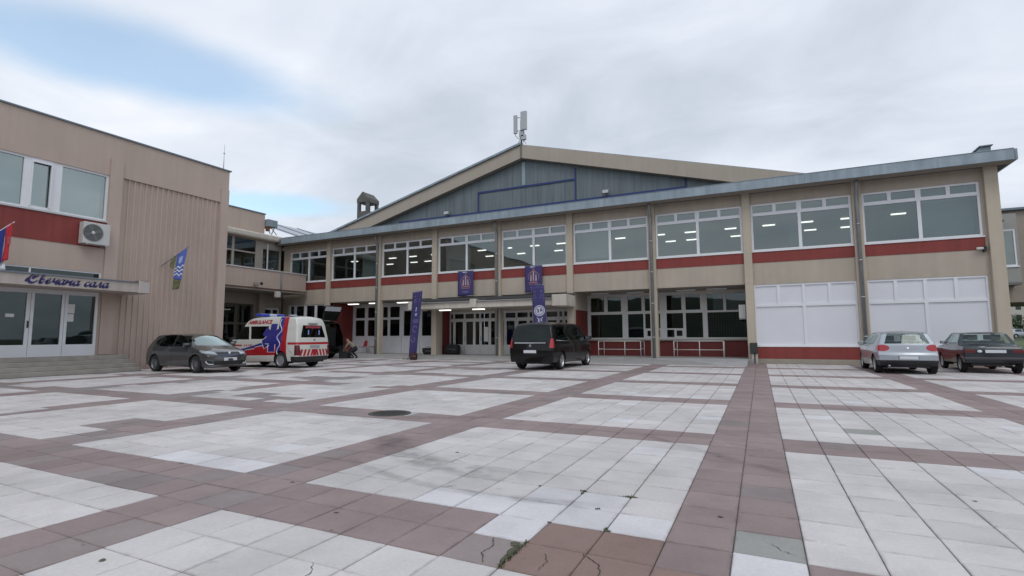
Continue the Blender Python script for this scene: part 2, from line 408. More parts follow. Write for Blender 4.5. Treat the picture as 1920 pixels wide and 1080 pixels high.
# weeds and moss tufts growing in the open joints
WEED = mat('weed_green', (0.085, 0.095, 0.045), 0.8, var=0.3, vscale=20)
def weeds(seed, pts, n, h):
    rr = random.Random(seed); b = MB()
    for (x0, y0, x1, y1) in pts:
        for _ in range(n):
            t = rr.random(); x = x0 + (x1 - x0) * t + rr.gauss(0, 0.008); y = y0 + (y1 - y0) * t + rr.gauss(0, 0.008)
            a = rr.uniform(0, 6.3); l = rr.uniform(0.3, 1) * h; w = rr.uniform(0.003, 0.008); lean = rr.uniform(0, 0.9)
            c, s = math.cos(a), math.sin(a)
            b.add([(x - s * w, y + c * w, -0.01), (x + s * w, y - c * w, -0.01), (x + c * l * lean + s * w * .5, y + s * l * lean - c * w * .5, l * .7), (x + c * l * lean * 1.4, y + s * l * lean * 1.4, l)], [(0, 1, 2), (0, 2, 3)])
    return b
w1 = weeds(1, [(-1.39, 2.70, -1.39, 3.10)], 150, 0.022)
w1.v += []; tag(w1.build('weed', WEED, None), 'green moss and weeds in the joint beside cracked slab', 'weeds', kind='stuff')
w2 = weeds(2, [(-1.00, 4.26, -1.0, 4.34), (-1.10, 4.28, -0.97, 4.28), (-1.42, 4.28, -1.36, 4.28), (-1.39, 4.2, -1.39, 4.3), (-1.18, 3.88, -1.15, 3.9), (-1.0, 3.50, -0.96, 3.5), (-1.0, 3.48, -1.0, 3.55)], 16, 0.014)
tag(w2.build('weed', WEED, None), 'small weed tufts along white slab joints', 'weeds', kind='stuff')

# cracks across a few of the old slabs (dirt-filled grooves) and moss pads where slab corners have broken away
CRK = mat('crack_dirt', (0.06, 0.055, 0.045), 0.95, var=0.3, vscale=30)
def crack(pts, w, seed):
    rr = random.Random(seed); q = []
    for (x0, y0), (x1, y1) in zip(pts, pts[1:]):
        for k in range(6):
            t = k / 6; q.append((x0 + (x1 - x0) * t + rr.uniform(-.006, .006), y0 + (y1 - y0) * t + rr.uniform(-.006, .006)))
    q.append(pts[-1]); b = MB(); V = []
    for i, (x, y) in enumerate(q):
        ww = w * (0.35 + .65 * rr.random()) * (0.3 if i in (0, len(q) - 1) else 1); V += [(x - ww, y - ww * .4, .0042), (x + ww, y + ww * .4, .0042)]
    b.add(V, [(2 * i, 2 * i + 1, 2 * i + 3, 2 * i + 2) for i in range(len(q) - 1)]); return b.build('crack', CRK, plaza)
for k, (pts, w) in enumerate([([(-1.62, 3.07), (-1.56, 2.95), (-1.58, 2.84), (-1.50, 2.72)], .004), ([(-1.22, 2.98), (-1.17, 2.88), (-1.18, 2.76)], .004), ([(-1.02, 3.07), (-.90, 2.98), (-.86, 2.9), (-.83, 2.72)], .004), ([(-.60, 5.9), (-.35, 5.95), (-.2, 5.88)], .003), ([(.0, 3.72), (.06, 3.62), (.13, 3.58)], .003),
                              ([(-2.4, 2.3), (-2.3, 2.2), (-2.28, 2.05)], .003), ([(-5.9, 6.6), (-5.6, 6.5), (-5.2, 6.55)], .004), ([(-3.0, 4.8), (-2.8, 4.7), (-2.72, 4.74)], .003), ([(1.2, 4.6), (1.35, 4.62), (1.4, 4.7)], .003), ([(-.45, 6.9), (-.2, 6.75), (.1, 6.65)], .004)]): crack(pts, w, k)
MOSS = mat('moss_dirt', (0.10, 0.10, 0.065), 0.95, var=0.4, vscale=40, bump=.6, bscale=90)
for k, (x, y, a, c) in enumerate([(-1.0, 4.29, .055, .022), (-1.40, 4.28, .035, .02), (-1.79, 4.27, .02, .014), (-1.39, 3.48, .02, .014), (-.98, 3.49, .03, .012), (-3.14, 5.08, .022, .018), (-3.86, 3.44, .03, .014), (-5.5, 3.46, .035, .02), (-3.55, 1.8, .03, .02), (-1.41, 2.92, .035, .14), (-1.45, 3.04, .03, .04), (-2.9, 3.0, .02, .015), (-.32, 4.1, .025, .02), (1.45, 5.3, .02, .012)]):
    rr = random.Random(k); b = MB(); n = 14
    V = [(x, y, .0075)] + [(x + a * math.cos(2 * math.pi * t / n) * rr.uniform(.55, 1.2), y + c * math.sin(2 * math.pi * t / n) * rr.uniform(.55, 1.2), .0032) for t in range(n)]
    b.add(V, [(0, 1 + t, 1 + (t + 1) % n) for t in range(n)]); b.build('moss_patch', MOSS, plaza)
# manhole cover
mh = empty('manhole_cover', (HOLE[0], HOLE[1], 0), wc=False)
iron = mat('cast_iron', (0.07, 0.065, 0.06), 0.65, 0.4, var=0.25, vscale=14, bump=0.5, bscale=40)
b = MB(); b.lathe([(0.30, 0.0), (0.30, 0.006), (0.285, 0.008), (0.0, 0.008)], 'z', (0, 0, 0), 40, False); b.build('lid', iron, mh)
b = MB()
for k in range(-6, 7):
    for l in range(-6, 7):
        if math.hypot(k, l) * 0.042 < 0.27: b.box(k * .042 - .013, k * .042 + .013, l * .042 - .006, l * .042 + .006, 0.0075, 0.012)
tag(b.build('tread', iron, mh), kind='stuff')
b = MB(); b.lathe([(0.305, -0.01), (0.305, 0.004), (0.36, 0.004), (0.36, -0.02)], 'z', (0, 0, 0), 40, False); b.build('rim', iron, mh)
b = MB(); b.lathe([(0.36, -0.004), (0.62, -0.005), (0.62, -0.02)], 'z', (0, 0, -0.001), 40, False); b.build('cement_collar', mat('cement', (0.42, 0.415, 0.41), 0.9, var=0.1, vscale=5, bump=0.3), mh)
tag(mh, 'round dark iron manhole cover set in the square paving', 'manhole')

# raised apron in front of the sports hall: gentle ramp, then a flat terrace under the overhang
APR = mat('apron_slabs', (0.40, 0.395, 0.40), 0.8, var=0.10, vscale=1.5, bump=0.2)
ap = MB()
# ramp as a wedge (front edge runs slightly askew)
F0 = (-0.55, 23.9); F1 = (-27.2, 25.6)
ap.add([(F0[0], F0[1], 0.004), (F1[0], F1[1], 0.004), (F1[0], 26.3, 0.195), (F0[0], 26.3, 0.195), (F0[0], F0[1], -0.05), (F1[0], F1[1], -0.05), (F1[0], 26.3, -0.05), (F0[0], 26.3, -0.05)],
       [(0, 3, 2, 1), (0, 1, 5, 4), (0, 4, 7, 3), (1, 2, 6, 5), (3, 7, 6, 2)])
apron = ap.build('apron_ramp', CONC); tag(apron, kind='structure')
b = MB(); b.box(-27.2, -0.3, 26.3, 29.6, -0.05, 0.197); terrace = b.build('terrace', CONC); tag(terrace, kind='structure')
rr = random.Random(5)
apm = [APR, mat('apron_slabs_grey', (0.31, 0.305, 0.31), 0.8, var=0.1, vscale=1.5, bump=0.2)]
for k in range(0, 33):
    x1 = -0.56 - k * 0.82; x0 = x1 - 0.81
    if x0 < -27.2: break
    def fr(x): return F0[1] + (x - F0[0]) / (F1[0] - F0[0]) * (F1[1] - F0[1])
    for q in range(2):
        t0, t1 = q * 0.5 + 0.003, q * 0.5 + 0.497
        pts = []
        for x, t in ((x0, t0), (x1, t0), (x1, t1), (x0, t1)):
            y = fr(x) + (26.3 - fr(x)) * t; pts.append((x, y, 0.004 + 0.191 * t + 0.006))
        lo = [(x, y, z - 0.012) for x, y, z in pts]
        b = MB(); b.add(pts + lo, [(0, 1, 2, 3), (0, 4, 5, 1), (1, 5, 6, 2), (2, 6, 7, 3), (3, 7, 4, 0)])
        b.build('apron_slab', apm[rr.random() < 0.3], apron)
# ================================================================ buildings
def plate_mb(b, u0, u1, v0, v1, holes, d0, d1):
    us = sorted({u0, u1, *[h[0] for h in holes], *[h[1] for h in holes]}); vs = sorted({v0, v1, *[h[2] for h in holes], *[h[3] for h in holes]})
    us = [u for u in us if u0 <= u <= u1]; vs = [v for v in vs if v0 <= v <= v1]
    for k in range(len(vs) - 1):
        vm = (vs[k] + vs[k + 1]) / 2; start = None
        for i in range(len(us) - 1):
            um = (us[i] + us[i + 1]) / 2
            hole = any(h[0] < um < h[1] and h[2] < vm < h[3] for h in holes)
            if not hole and start is None: start = us[i]
            if hole and start is not None: b.box(start, us[i], vs[k], vs[k + 1], d0, d1); start = None
        if start is not None: b.box(start, us[-1], vs[k], vs[k + 1], d0, d1)
    return b
def plate(name, m, parent, fn, u0, u1, v0, v1, holes, d0, d1):
    return plate_mb(MB(fn), u0, u1, v0, v1, holes, d0, d1).build(name, m, parent)
def window(parent, fn, u0, u1, v0, v1, cells, d=-0.1, th=0.07, frame=None, gl=None, name='window', skip=()):
    w = plate(name, frame or WHITE, parent, fn, u0, u1, v0, v1, cells, d, d + th)
    for i, (a, b_, c, e_) in enumerate(cells):
        if i in skip: continue
        m = MB(fn); dd = d + th * 0.35; m.quad((a, c, dd), (b_, c, dd), (b_, e_, dd), (a, e_, dd)); m.build('pane', gl or GLASS, w)
    return w

# ---------------------------------------------------------------- sports hall (main block)
FY = face_y(26.7)
hall = empty('sports_hall', (-11, 26.7, 0), wc=True)
tag(hall, 'long beige two storey sports hall with red window bands and a low gable', 'building')
COLX = [-27.05, -22.6, -18.15, -13.7, -9.26, -4.81, -0.36, 4.09]
bays = [(-30.95, -27.25)] + [(COLX[i] + 0.19, COLX[i + 1] - 0.19) for i in range(7)] + [(4.28, 8.32)]
holes = [(a, b_, 5.27, 7.52) for a, b_ in bays]
plate('upper_wall', BEIGE, hall, FY, -31.6, 8.42, 3.71, 8.05, holes, -0.25, 0)
for k, (a, b_) in enumerate(bays):
    w = b_ - a; h = w / 2; q = w / 4
    cells = [(a + .09, a + h - .065, 5.34, 6.95), (a + h + .065, b_ - .09, 5.34, 6.95)]
    for i in range(4):
        cells.append((a + i * q + (.10 if i == 0 else .10 if i == 2 else .07), a + (i + 1) * q - (.10 if i == 3 else .10 if i == 1 else .07), 7.10, 7.43))
    window(hall, FY, a, b_, 5.27, 7.52, cells, -0.13, 0.08)
    bx('window_sill', WHITE, hall, a - 0.03, b_ + 0.03, 5.205, 5.265, -0.1, 0.055, FY)
    bx('red_panel', RED, hall, a - 0.02, b_ + 0.02, 4.70, 5.20, 0.0, 0.02, FY)
for i, x in enumerate(COLX):
    lo = 0.197 if x < -0.5 else 0.0
    b = MB(FY); b.box(x - 0.18, x + 0.18, 3.72, 8.05, 0.001, 0.15); b.box(x - 0.18, x + 0.18, lo, 3.719, -0.25, 0.15); b.build('column', BEIGE_L, hall, 0.012)
b = MB(FY); b.box(8.42, 8.86, 0, 8.05, -0.6, 0.2); b.build('column', BEIGE_L, hall, 0.012)
# downpipes on every other column
for x in (-22.6, -13.7, -4.81, 4.09):
    lo = 0.2 if x < 0 else 0.02
    b = MB(); b.tube([(x - .02, 26.2, 8.05), (x - .02, 26.25, 7.75), (x - .02, 26.44, 7.45), (x - .02, 26.46, 7.3), (x - .02, 26.46, lo)], 0.075, 10)
    p = b.build('downpipe', PIPE, hall)
    for z in (1.2, 2.9, 4.5, 6.1):
        m = MB(); m.lathe([(0.078, 0), (0.088, 0), (0.088, .05), (0.078, .05)], 'z', (x - .02, 26.46, z), 12); m.box(x - .04, x, 26.46, 26.56, z, z + .04); m.build('bracket', STEEL, p)
# flat roof with metal fascia
roof = bx('flat_roof', mat('roof_felt', (0.10, 0.10, 0.105), 0.9, var=0.2), hall, -31.6, 9.2, 25.85, 41, 8.051, 8.40)
b = MB(); plate_y = face_y(25.85)
for i in range(17):
    a = -30.95 + i * 2.36 + 0.003; e_ = min(-30.95 + (i + 1) * 2.36 - 0.003, 9.28)
    MB(plate_y).box(a, e_, 8.03, 8.455, 0.0, 0.05).build('fascia_sheet', FASCIA, roof)
    MB(plate_y).box(a, e_, 8.456, 8.48, -0.12, 0.065).build('fascia_cap', mat('cap_metal', (0.22, 0.27, 0.30), 0.5, 0.2), roof)
b = MB(); b.box(9.2, 9.28, 25.85, 41, 8.03, 8.455); b.build('fascia_side', FASCIA, roof)
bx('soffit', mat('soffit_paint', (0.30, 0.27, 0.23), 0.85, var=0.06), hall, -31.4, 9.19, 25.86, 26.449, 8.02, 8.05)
b = MB(); b.add([(8.42, 27.2, 8.49), (8.95, 27.2, 8.49), (8.95, 28.4, 8.49), (8.42, 28.4, 8.49), (8.62, 27.2, 9.06), (8.95, 27.2, 9.06), (8.95, 28.4, 9.06), (8.62, 28.4, 9.06)], [(0, 1, 5, 4), (1, 2, 6, 5), (2, 3, 7, 6), (3, 0, 4, 7), (4, 5, 6, 7)])
b.box(8.56, 9.0, 27.1, 28.5, 9.06, 9.10); b.build('roof_vent', FASCIA, roof)
# upper storey room
bx('floor_slab', INT_F, hall, -31.4, 8.4, 26.96, 41, 3.72, 4.95)
bx('ceiling', INT_C, hall, -40, 8.4, 26.96, 41, 7.80, 8.049)
bx('interior_wall', INT_W, hall, -40, 8.6, 40.8, 41, 4.951, 7.799)
bx('side_wall', BEIGE, hall, 8.42, 8.80, 27.3, 41, 0, 8.05)
for k, x in enumerate((-24.8, -15.9, -7.1, 1.9)):
    bx('interior_pillar', INT_W, hall, x - .2, x + .2, 31.6, 32.0, 4.951, 7.799)
BLD = mat('roller_blind_teal', (.16, .195, .19), .8)
for a, b_, z0 in ((-24.75, -22.85, 5.0), (-17.9, -16.1, 5.0), (-9.05, -7.1, 5.6), (6.4, 8.3, 5.4)): bx('roller_blind', BLD, hall, a, b_, 27.5, 27.52, z0, 7.5)
bx('interior_partition', INT_W, hall, -14.4, -10.6, 34.2, 34.3, 4.951, 6.6)
# ground floor: flush white boarded windows on the right
holes = [(-0.17, 3.90, 0.80, 3.66), (4.28, 8.32, 0.80, 3.66)]
plate('lower_wall', BEIGE, hall, FY, -0.35, 8.42, 0.0, 3.709, holes, -0.25, 0)
for a, b_, lo, hi in holes:
    w = b_ - a; h = w / 2; q = w / 4
    cells = [(a + .07, a + h - .06, 0.87, 2.62), (a + h + .06, b_ - .07, 0.87, 2.62)]
    for i in range(4): cells.append((a + i * q + .06, a + (i + 1) * q - .06, 2.74, 3.58))
    w_ = window(hall, FY, a, b_, lo, hi, cells, -0.10, 0.08, WHITE, WHITEP, 'boarded_window')
    bx('window_sill', WHITE, hall, a - 0.02, b_ + 0.02, 0.765, 0.798, -0.1, 0.045, FY)
    bx('red_panel', RED, hall, a - 0.02, b_ + 0.02, 0.22, 0.762, 0.0, 0.02, FY)
    bx('plinth', mat('plinth_paint', (0.36, 0.33, 0.27), 0.85, var=0.1, vscale=2), hall, a - 0.02, b_ + 0.02, 0.0, 0.217, 0.0, 0.035, FY)
# ground floor recess: ticket windows
TY = face_y(29.0)
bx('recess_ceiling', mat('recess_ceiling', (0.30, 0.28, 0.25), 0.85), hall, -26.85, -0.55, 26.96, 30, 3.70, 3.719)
bx('return_wall', BEIGE, hall, -0.54, -0.36, 26.96, 31, 0.19, 3.70)
bx('return_wall', BEIGE, hall, -9.26, -9.07, 26.96, 29.4, 2.75, 3.70)
bx('return_wall', RED_SHADED, hall, -9.26, -9.07, 26.96, 29.4, 0.19, 2.749)
bx('dado', RED_SHADED, hall, -9.06, -0.545, 0.19, 1.04, -0.2, 0, TY)
bx('counter_sill', mat('sill_stone', (0.42, 0.39, 0.35), 0.7), hall, -9.06, -0.545, 1.045, 1.12, -0.2, 0.14, TY)
cells = [(-8.87, -7.02, 1.20, 2.52), (-6.70, -5.84, 1.20, 2.52), (-5.74, -4.92, 1.70, 2.52), (-4.58, -3.72, 1.70, 2.52), (-3.58, -2.72, 1.20, 2.52), (-2.48, -0.60, 1.20, 2.52),
         (-5.64, -5.30, 1.28, 1.58), (-5.18, -4.95, 1.22, 1.62), (-4.58, -4.20, 1.22, 1.62), (-4.08, -3.78, 1.28, 1.58),
         (-8.86, -8.06, 2.68, 3.5), (-7.86, -7.08, 2.68, 3.5), (-6.70, -5.92, 2.68, 3.5), (-5.74, -4.95, 2.68, 3.5), (-4.56, -3.78, 2.68, 3.5), (-3.57, -2.82, 2.68, 3.5), (-2.48, -1.68, 2.62, 3.5), (-1.54, -0.62, 2.62, 3.5)]
window(hall, TY, -9.06, -0.545, 1.121, 3.66, cells, -0.12, 0.08, mat('old_frame', (0.68, 0.67, 0.65), 0.6, var=0.05), GLASS_D, 'ticket_window')
bx('lintel', BEIGE, hall, -9.06, -0.545, 3.661, 3.699, -0.2, 0, TY)
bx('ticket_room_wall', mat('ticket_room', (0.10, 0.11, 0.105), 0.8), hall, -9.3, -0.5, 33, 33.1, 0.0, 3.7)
bx('room_floor', INT_F, hall, -9.3, -0.37, 29.3, 33, 0.0, 0.2)
bx('roller_blind', mat('blind_white', (.62, .64, .66), .7), hall, -2.2, -0.6, 2.6, 3.5, -.35, -.33, TY)
# security mesh behind the last ticket window
b = MB(TY)
for k in range(15): b.box(-2.46 + k * .125, -2.452 + k * .125, 1.22, 2.5, -0.3, -0.29)
for k in range(11): b.box(-2.46, -0.62, 1.24 + k * .125, 1.248 + k * .125, -0.289, -0.282)
b.build('window_grille', mat('grille_grey', (0.35, 0.37, 0.38), 0.5), hall)
# entrance doors
DY = face_y(28.1)
bx('return_wall', BEIGE, hall, -18.33, -17.98, 26.96, 27.25, 0.19, 3.70)
bx('return_wall', RED_SHADED, hall, -18.33, -17.98, 27.25, 28.3, 0.19, 3.70)
OF = mat('door_frame', (0.70, 0.69, 0.67), 0.55, var=0.04)
def door_set(x0, widths, name='entrance_door'):
    cells = []; x = x0
    for w, kind in widths:
        m = 0.12 if kind == 'd' else 0.05
        cells.append((x + m, x + w - m, 0.80, 2.24)); cells.append((x + .06, x + w - .06, 2.44, 2.74)); x += w
    w_ = plate(name, OF, hall, DY, x0, x, 0.198, 2.86, cells, -0.1, -0.03)
    for a, b_, c, e_ in cells:
        m = MB(DY); m.quad((a, c, -.07), (b_, c, -.07), (b_, e_, -.07), (a, e_, -.07)); m.build('pane', GLASS_D, w_)
    x = x0
    for w, kind in widths:
        if kind == 'd': MB(DY).box(x + .05, x + .075, 1.05, 1.35, -.03, 0.02).build('handle', STEEL, w_); MB(DY).box(x + .008, x + .014, .21, 2.4, -.0299, -.024).build('door_gap', DARK, w_)
        x += w
    return x
x = door_set(-17.98, [(.30, 'n'), (.80, 'd'), (.74, 'd'), (.38, 'n'), (.72, 'd'), (.40, 'n')])
x = door_set(x + 0.001, [(.30, 'n'), (.30, 'n')])
x = door_set(x + 0.001, [(.80, 'd'), (.80, 'd'), (.3, 'n'), (.8, 'd'), (.8, 'd'), (.3, 'n'), (.72, 'd')])
bx('door_head', BEIGE, hall, -17.97, -9.27, 2.861, 3.699, -0.1, 0, DY)
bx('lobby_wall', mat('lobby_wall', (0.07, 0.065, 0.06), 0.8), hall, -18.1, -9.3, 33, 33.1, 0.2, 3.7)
bx('paper_notice', mat('paper', (0.75, 0.75, 0.73), 0.8), hall, -15.5, -15.2, 1.0, 1.9, -0.068, -0.062, DY)
# white windows left of the entrance
LY = face_y(28.9)
bx('return_wall', RED_SHADED, hall, -27.05, -26.87, 26.96, 29.2, 0.19, 3.70)
cells = []
for a, b_ in ((-26.6, -25.74), (-25.46, -24.55), (-23.66 - .74, -23.66 - .0), (-23.46, -22.62)): cells += [(a, b_, 1.38, 2.52), (a, b_, 2.68, 3.42)]
cells += [(-22.26, -21.4, 1.38, 3.1), (-20.72, -19.95, 1.38, 3.1), (-19.6, -18.7, 1.38, 3.1)]
w_ = window(hall, LY, -26.86, -18.34, 0.198, 3.69, cells, -0.1, 0.08, mat('white_panel_frame', (0.72, 0.73, 0.76), 0.5, var=0.05), GLASS_D, 'lobby_window')
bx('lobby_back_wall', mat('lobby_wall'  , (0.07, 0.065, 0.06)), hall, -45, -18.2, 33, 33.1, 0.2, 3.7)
for a in (-24.5, -22.45, -20.9): MB(LY).box(a, a + .012, .21, 1.36, -.019, -.015).build('panel_gap', DARK, w_)
# far left bay under the gallery
cells = [(-30.8, -30.42, 2.2, 3.55), (-30.2, -29.45, 2.2, 3.55), (-29.2, -28.4, 2.2, 3.55), (-28.2, -27.5, 2.2, 3.55)]
plate('lower_wall', BEIGE, hall, FY, -31.6, -26.87, 0.0, 3.709, [(-30.95, -27.35, 2.1, 3.62)], -0.25, 0)
window(hall, FY, -30.95, -27.35, 2.1, 3.62, cells, -0.12, 0.08, WHITE, GLASS_D, 'low_window')
# entrance canopy
can = bx('entrance_canopy', CREAM, hall, -18.6, -9.75, 25.25, 26.55, 2.95, 3.28)
bx('canopy_edge', mat('canopy_top', (0.34, 0.34, 0.34), 0.7), can, -18.6, -9.75, 25.15, 26.5, 3.281, 3.33)
for a, b_, z0, z1, y0 in ((-19.02, -18.601, 2.9, 3.42, 25.1), (-14.75, -14.35, 2.953, 3.43, 25.12), (-9.749, -8.95, 2.88, 3.48, 25.05)):
    bx('canopy_block', CREAM, can, a, b_, y0, 26.5, z0, z1, bevel=0.02)
b = MB(); b.tube([(-18.6, 25.3, 3.38), (-17, 25.28, 3.36), (-15, 25.3, 3.39), (-12, 25.27, 3.36), (-9.8, 25.3, 3.40)], 0.02, 6); b.build('cable', BLACKP, can)
b = MB(); b.box(-19.0, -9.0, 26.3, 26.548, 3.45, 3.62); b.build('dark_gutter', mat('gutter_dark', (0.07, 0.07, 0.07), 0.7), can)

# gable of the big roof behind
gab = MB(face_y(33.0)); S = 0.266; RX, RZ = -15.08, 15.2
def roofz(x): return RZ - S * abs(x - RX)
gab.prism([(-35.5, 8.41), (-35.5, roofz(-35.5) - 0.9), (RX, RZ - 0.95), (5.3, roofz(5.3) - 0.9), (5.3, 8.41)], -0.6, -0.5)
gw = gab.build('gable_wall', mat('gable_back', (0.10, 0.13, 0.15), 0.7), hall)
rr = random.Random(3)
x = -35.4
while x < 5.2:
    x1 = x + 1.02; pts = [(x + .004, 8.42), (x1 - .004, 8.42)]
    zt = lambda q: roofz(q) - 0.97
    if x < RX < x1: top = [(x1 - .004, zt(x1)), (RX, zt(RX)), (x + .004, zt(x))]
    else: top = [(x1 - .004, zt(x1)), (x + .004, zt(x))]
    if min(t[1] for t in top) > 8.6:
        b = MB(face_y(33.0)); b.prism(pts + top, -0.499, -0.47 + rr.uniform(-.006, .006)); b.build('cladding_sheet', CLAD, gw)
    x = x1
barge = MB(face_y(33.0))
barge.prism([(-36, roofz(-36)), (RX, RZ), (RX, RZ - 0.98), (-36, roofz(-36) - 0.98)], -0.45, 0); barge.prism([(RX, RZ), (5.85, roofz(5.85)), (5.85, roofz(5.85) - .98), (RX, RZ - .98)], -0.45, 0)
barge.build('gable_beam', mat('gable_beam', (0.46, 0.40, 0.335), 0.85, var=0.05, vscale=0.7, streak=0.05), hall)
b = MB(); b.box(RX - .06, RX + .06, 32.94, 32.999, RZ - 1.0, RZ - .02); b.build('ridge_joint', mat('joint_dark', (0.2, 0.19, 0.17), 0.8), hall)
for s_ in (-1, 1):
    xe = RX + s_ * 21.2; n = Vector((s_ * S, 0, 1)).normalized() * 0.14
    b = MB(); pts = [(RX, 32.85, RZ + .004), (xe, 32.85, roofz(xe) + .004), (xe, 72, roofz(xe) + .004), (RX, 72, RZ + .004)]
    up = [(p[0], p[1], p[2] + .15) for p in pts]
    b.add(pts + up, [(0, 1, 2, 3), (4, 5, 6, 7), (0, 1, 5, 4), (1, 2, 6, 5), (2, 3, 7, 6), (3, 0, 4, 7)])
    b.v = [(p[0], max(p[1], 33.05) if s_ > 0 else p[1], p[2] - (.11 if s_ > 0 and k_ > 3 else 0)) for k_, p in enumerate(b.v)]
    b.build('pitched_roof', FASCIA, hall)
bx('hall_back_wall', CLAD, hall, -36, 5.8, 71, 71.3, 0, 10)
FB = face_y(33.46)
def trim(u0, u1, v0, v1, dd=0.05): bx('blue_trim', BLUEM, gw, u0, u1, v0, v1, 0.0, dd, FB)
trim(-26.4, -3.78, 10.60, 10.74); trim(-18.94, -11.08, 12.14, 12.27); trim(-18.94, -18.84, 10.75, 12.135); trim(-11.19, -11.08, 10.75, 12.135, .045); trim(-11.19, -11.08, 12.275, 13.0); trim(-3.90, -3.80, 10.75, 11.3)
b = MB(FB); b.box(RX - .14, RX + .14, 12.31, 14.05, 0.0, .04); b.build('pale_strip', mat('pale_strip', (0.30, 0.38, 0.42), 0.6), gw)
# chimney behind the left slope
ch = empty('chimney', (-32.6, 36.8, 9.0), wc=True)
CH = mat('chimney_cement', (0.13, 0.122, 0.11), 0.9, var=0.2, vscale=1.5, bump=0.3)
x0, x1, y0, y1 = -33.25, -32.0, 36.0, 37.5
bx('shaft', CH, ch, x0, x1, y0, y1, 9.0, 12.9)
bx('brick_panel', mat('brick_red', (0.28, 0.10, 0.06), 0.9, var=0.2, vscale=5), ch, x1 - .2, x1 + .01, y0 + .25, y1 - .25, 11.9, 12.85)
for a, c in ((x0, y0), (x1 - .26, y0), (x0, y1 - .26), (x1 - .26, y1 - .26)): bx('post', CH, ch, a, a + .26, c, c + .26, 12.901, 13.75)
b = MB(); b.box(x0 - .03, x1 + .03, y0 - .03, y1 + .03, 13.751, 14.1)
xm, ym = (x0 + x1) / 2, (y0 + y1) / 2
b.prism([(x0 - .03, 14.101), (x1 + .03, 14.101), (xm, 14.75)], y0 - .03, y1 + .03)
b.v[-6:] = [(p[0], p[2], p[1]) for p in b.v[-6:]]
b.build('cap', CH, ch)
tag(ch, 'grey square chimney with open top rising behind the left roof slope', 'chimney')

# ceiling lamps in the upper storey (lit)
LG = 'lit ceiling lamps behind the upper windows'
lamp_mesh = MB().box(-.52, .52, -.14, .14, -.05, 0).mesh('diffuser', LAMP); lamp_case = MB().box(-.56, .56, -.18, .18, 0.001, .04).mesh('housing', WHITE)
LX1 = [-30.9, -28.9, -26.85, -24.8, -22.7, -20.6, -18.5, -16.35, -14.2, -12.2, -10.1, -8.05, -5.52, -3.65, -1.33, .74, 2.67, 4.65, 6.95]
LX2 = [-29.3, -26.7, -25.25, -22.2, -19.3, -16.5, -13.4, -9.7, -5.24, -3.88, -1.12, 3.06, 4.98]
def lamp(x, y, z, label, group, k=1.0):
    e_ = empty('ceiling_lamp', (x, y, z)); e_.scale = (k, k, 1)
    link('housing', lamp_case, e_); link('diffuser', lamp_mesh, e_)
    tag(e_, label, 'lamp', group)
for x in LX1: lamp(x, 33.3, 7.75, 'lit white ceiling lamp seen through the upper storey windows', LG, .62)
for x in LX2: lamp(x, 36.0, 7.75, 'lit white ceiling lamp seen through the upper storey windows', LG, .62)
for (x, y, z), lab in zip(((-25.9, 27.9, 3.65), (-23.9, 27.8, 3.65), (-21.8, 28.2, 3.65), (-18.9, 27.9, 3.65)), ('lit white lamp under the overhang over the red chairs, nearest the shaded red wall', 'lit white lamp under the overhang just left of the downpipe column', 'lit white lamp under the overhang left of the narrow-footed flag', 'lit white lamp under the overhang beside the canopy end')): lamp(x, y, z, lab, 'lamps under the overhang', .8)
for x, lab in ((-16.9, 'lit white lamp under the entrance canopy, above the kit bag'), (-14.6, 'lit white lamp under the entrance canopy, above the middle glass doors')): lamp(x, 25.9, 2.90, lab, 'lamps under the canopy', .7)
LAMPOFF = mat('lamp_unlit', (0.55, 0.54, 0.52), 0.5); off_mesh = MB().box(-.52, .52, -.14, .14, -.05, 0).mesh('diffuser', LAMPOFF)
for x, lab in ((-8.0, 'unlit ceiling lamp under the overhang nearest the canopy block'), (-6.0, 'unlit ceiling lamp under the overhang left of the ticket column'), (-3.4, 'unlit ceiling lamp under the overhang right of the ticket column'), (-1.9, 'unlit ceiling lamp under the overhang nearest the small air conditioner')):
    e_ = empty('ceiling_lamp', (x, 28.0, 3.64)); link('housing', lamp_case, e_); link('diffuser', off_mesh, e_); e_.scale = (.85, .85, 1)
    tag(e_, lab, 'lamp', 'unlit lamps above the ticket windows')

# ---------------------------------------------------------------- ceremonial hall (left)
FX = face_x(-24.0)
lh = empty('ceremonial_hall', (-24, 6, 0), wc=True)
tag(lh, 'pinkish beige two storey hall with ribbed wall and white glass doors', 'building')
holes = [(-8, 11.49, 6.09, 8.03), (-5, 11.42, 0.64, 3.14), (11.98, 16.34, -0.1, 8.06), (-8, 11.43, 3.66, 3.95)]
plate('wall', PINKB, lh, FX, -10, 16.77, 0.0, 9.72, holes, -0.35, 0)
bx('coping', mat('coping_metal', (0.18, 0.22, 0.26), 0.5, 0.2), lh, -10, 16.85, 9.721, 9.78, -0.4, 0.06, FX)
bx('pilaster', PINKB, lh, 11.49, 11.96, 0.66, 8.75, 0.001, 0.06, FX); bx('pilaster', PINKB, lh, 16.36, 16.765, 0, 8.75, 0.001, 0.06, FX)
bx('recess_wall', PINKB, lh, 11.98, 16.34, 0.0, 8.06, -0.34, -0.10, FX)
nr = 19; sp_ = (16.34 - 11.98) / nr
for k in range(nr):
    u = 11.98 + k * sp_ + .01
    b = MB(); pts = [(0, 0), (.02, .06), (.07, .06), (.10, 0)]
    vs = [(-24.0 - .0995 + d_, u + a, 0.0) for a, d_ in pts] + [(-24.0 - .0995 + d_, u + a, 8.055) for a, d_ in pts]
    b.add(vs, [(3, 2, 1, 0), (4, 5, 6, 7), (0, 1, 5, 4), (1, 2, 6, 5), (2, 3, 7, 6)])
    b.build('rib', PINKB, lh)
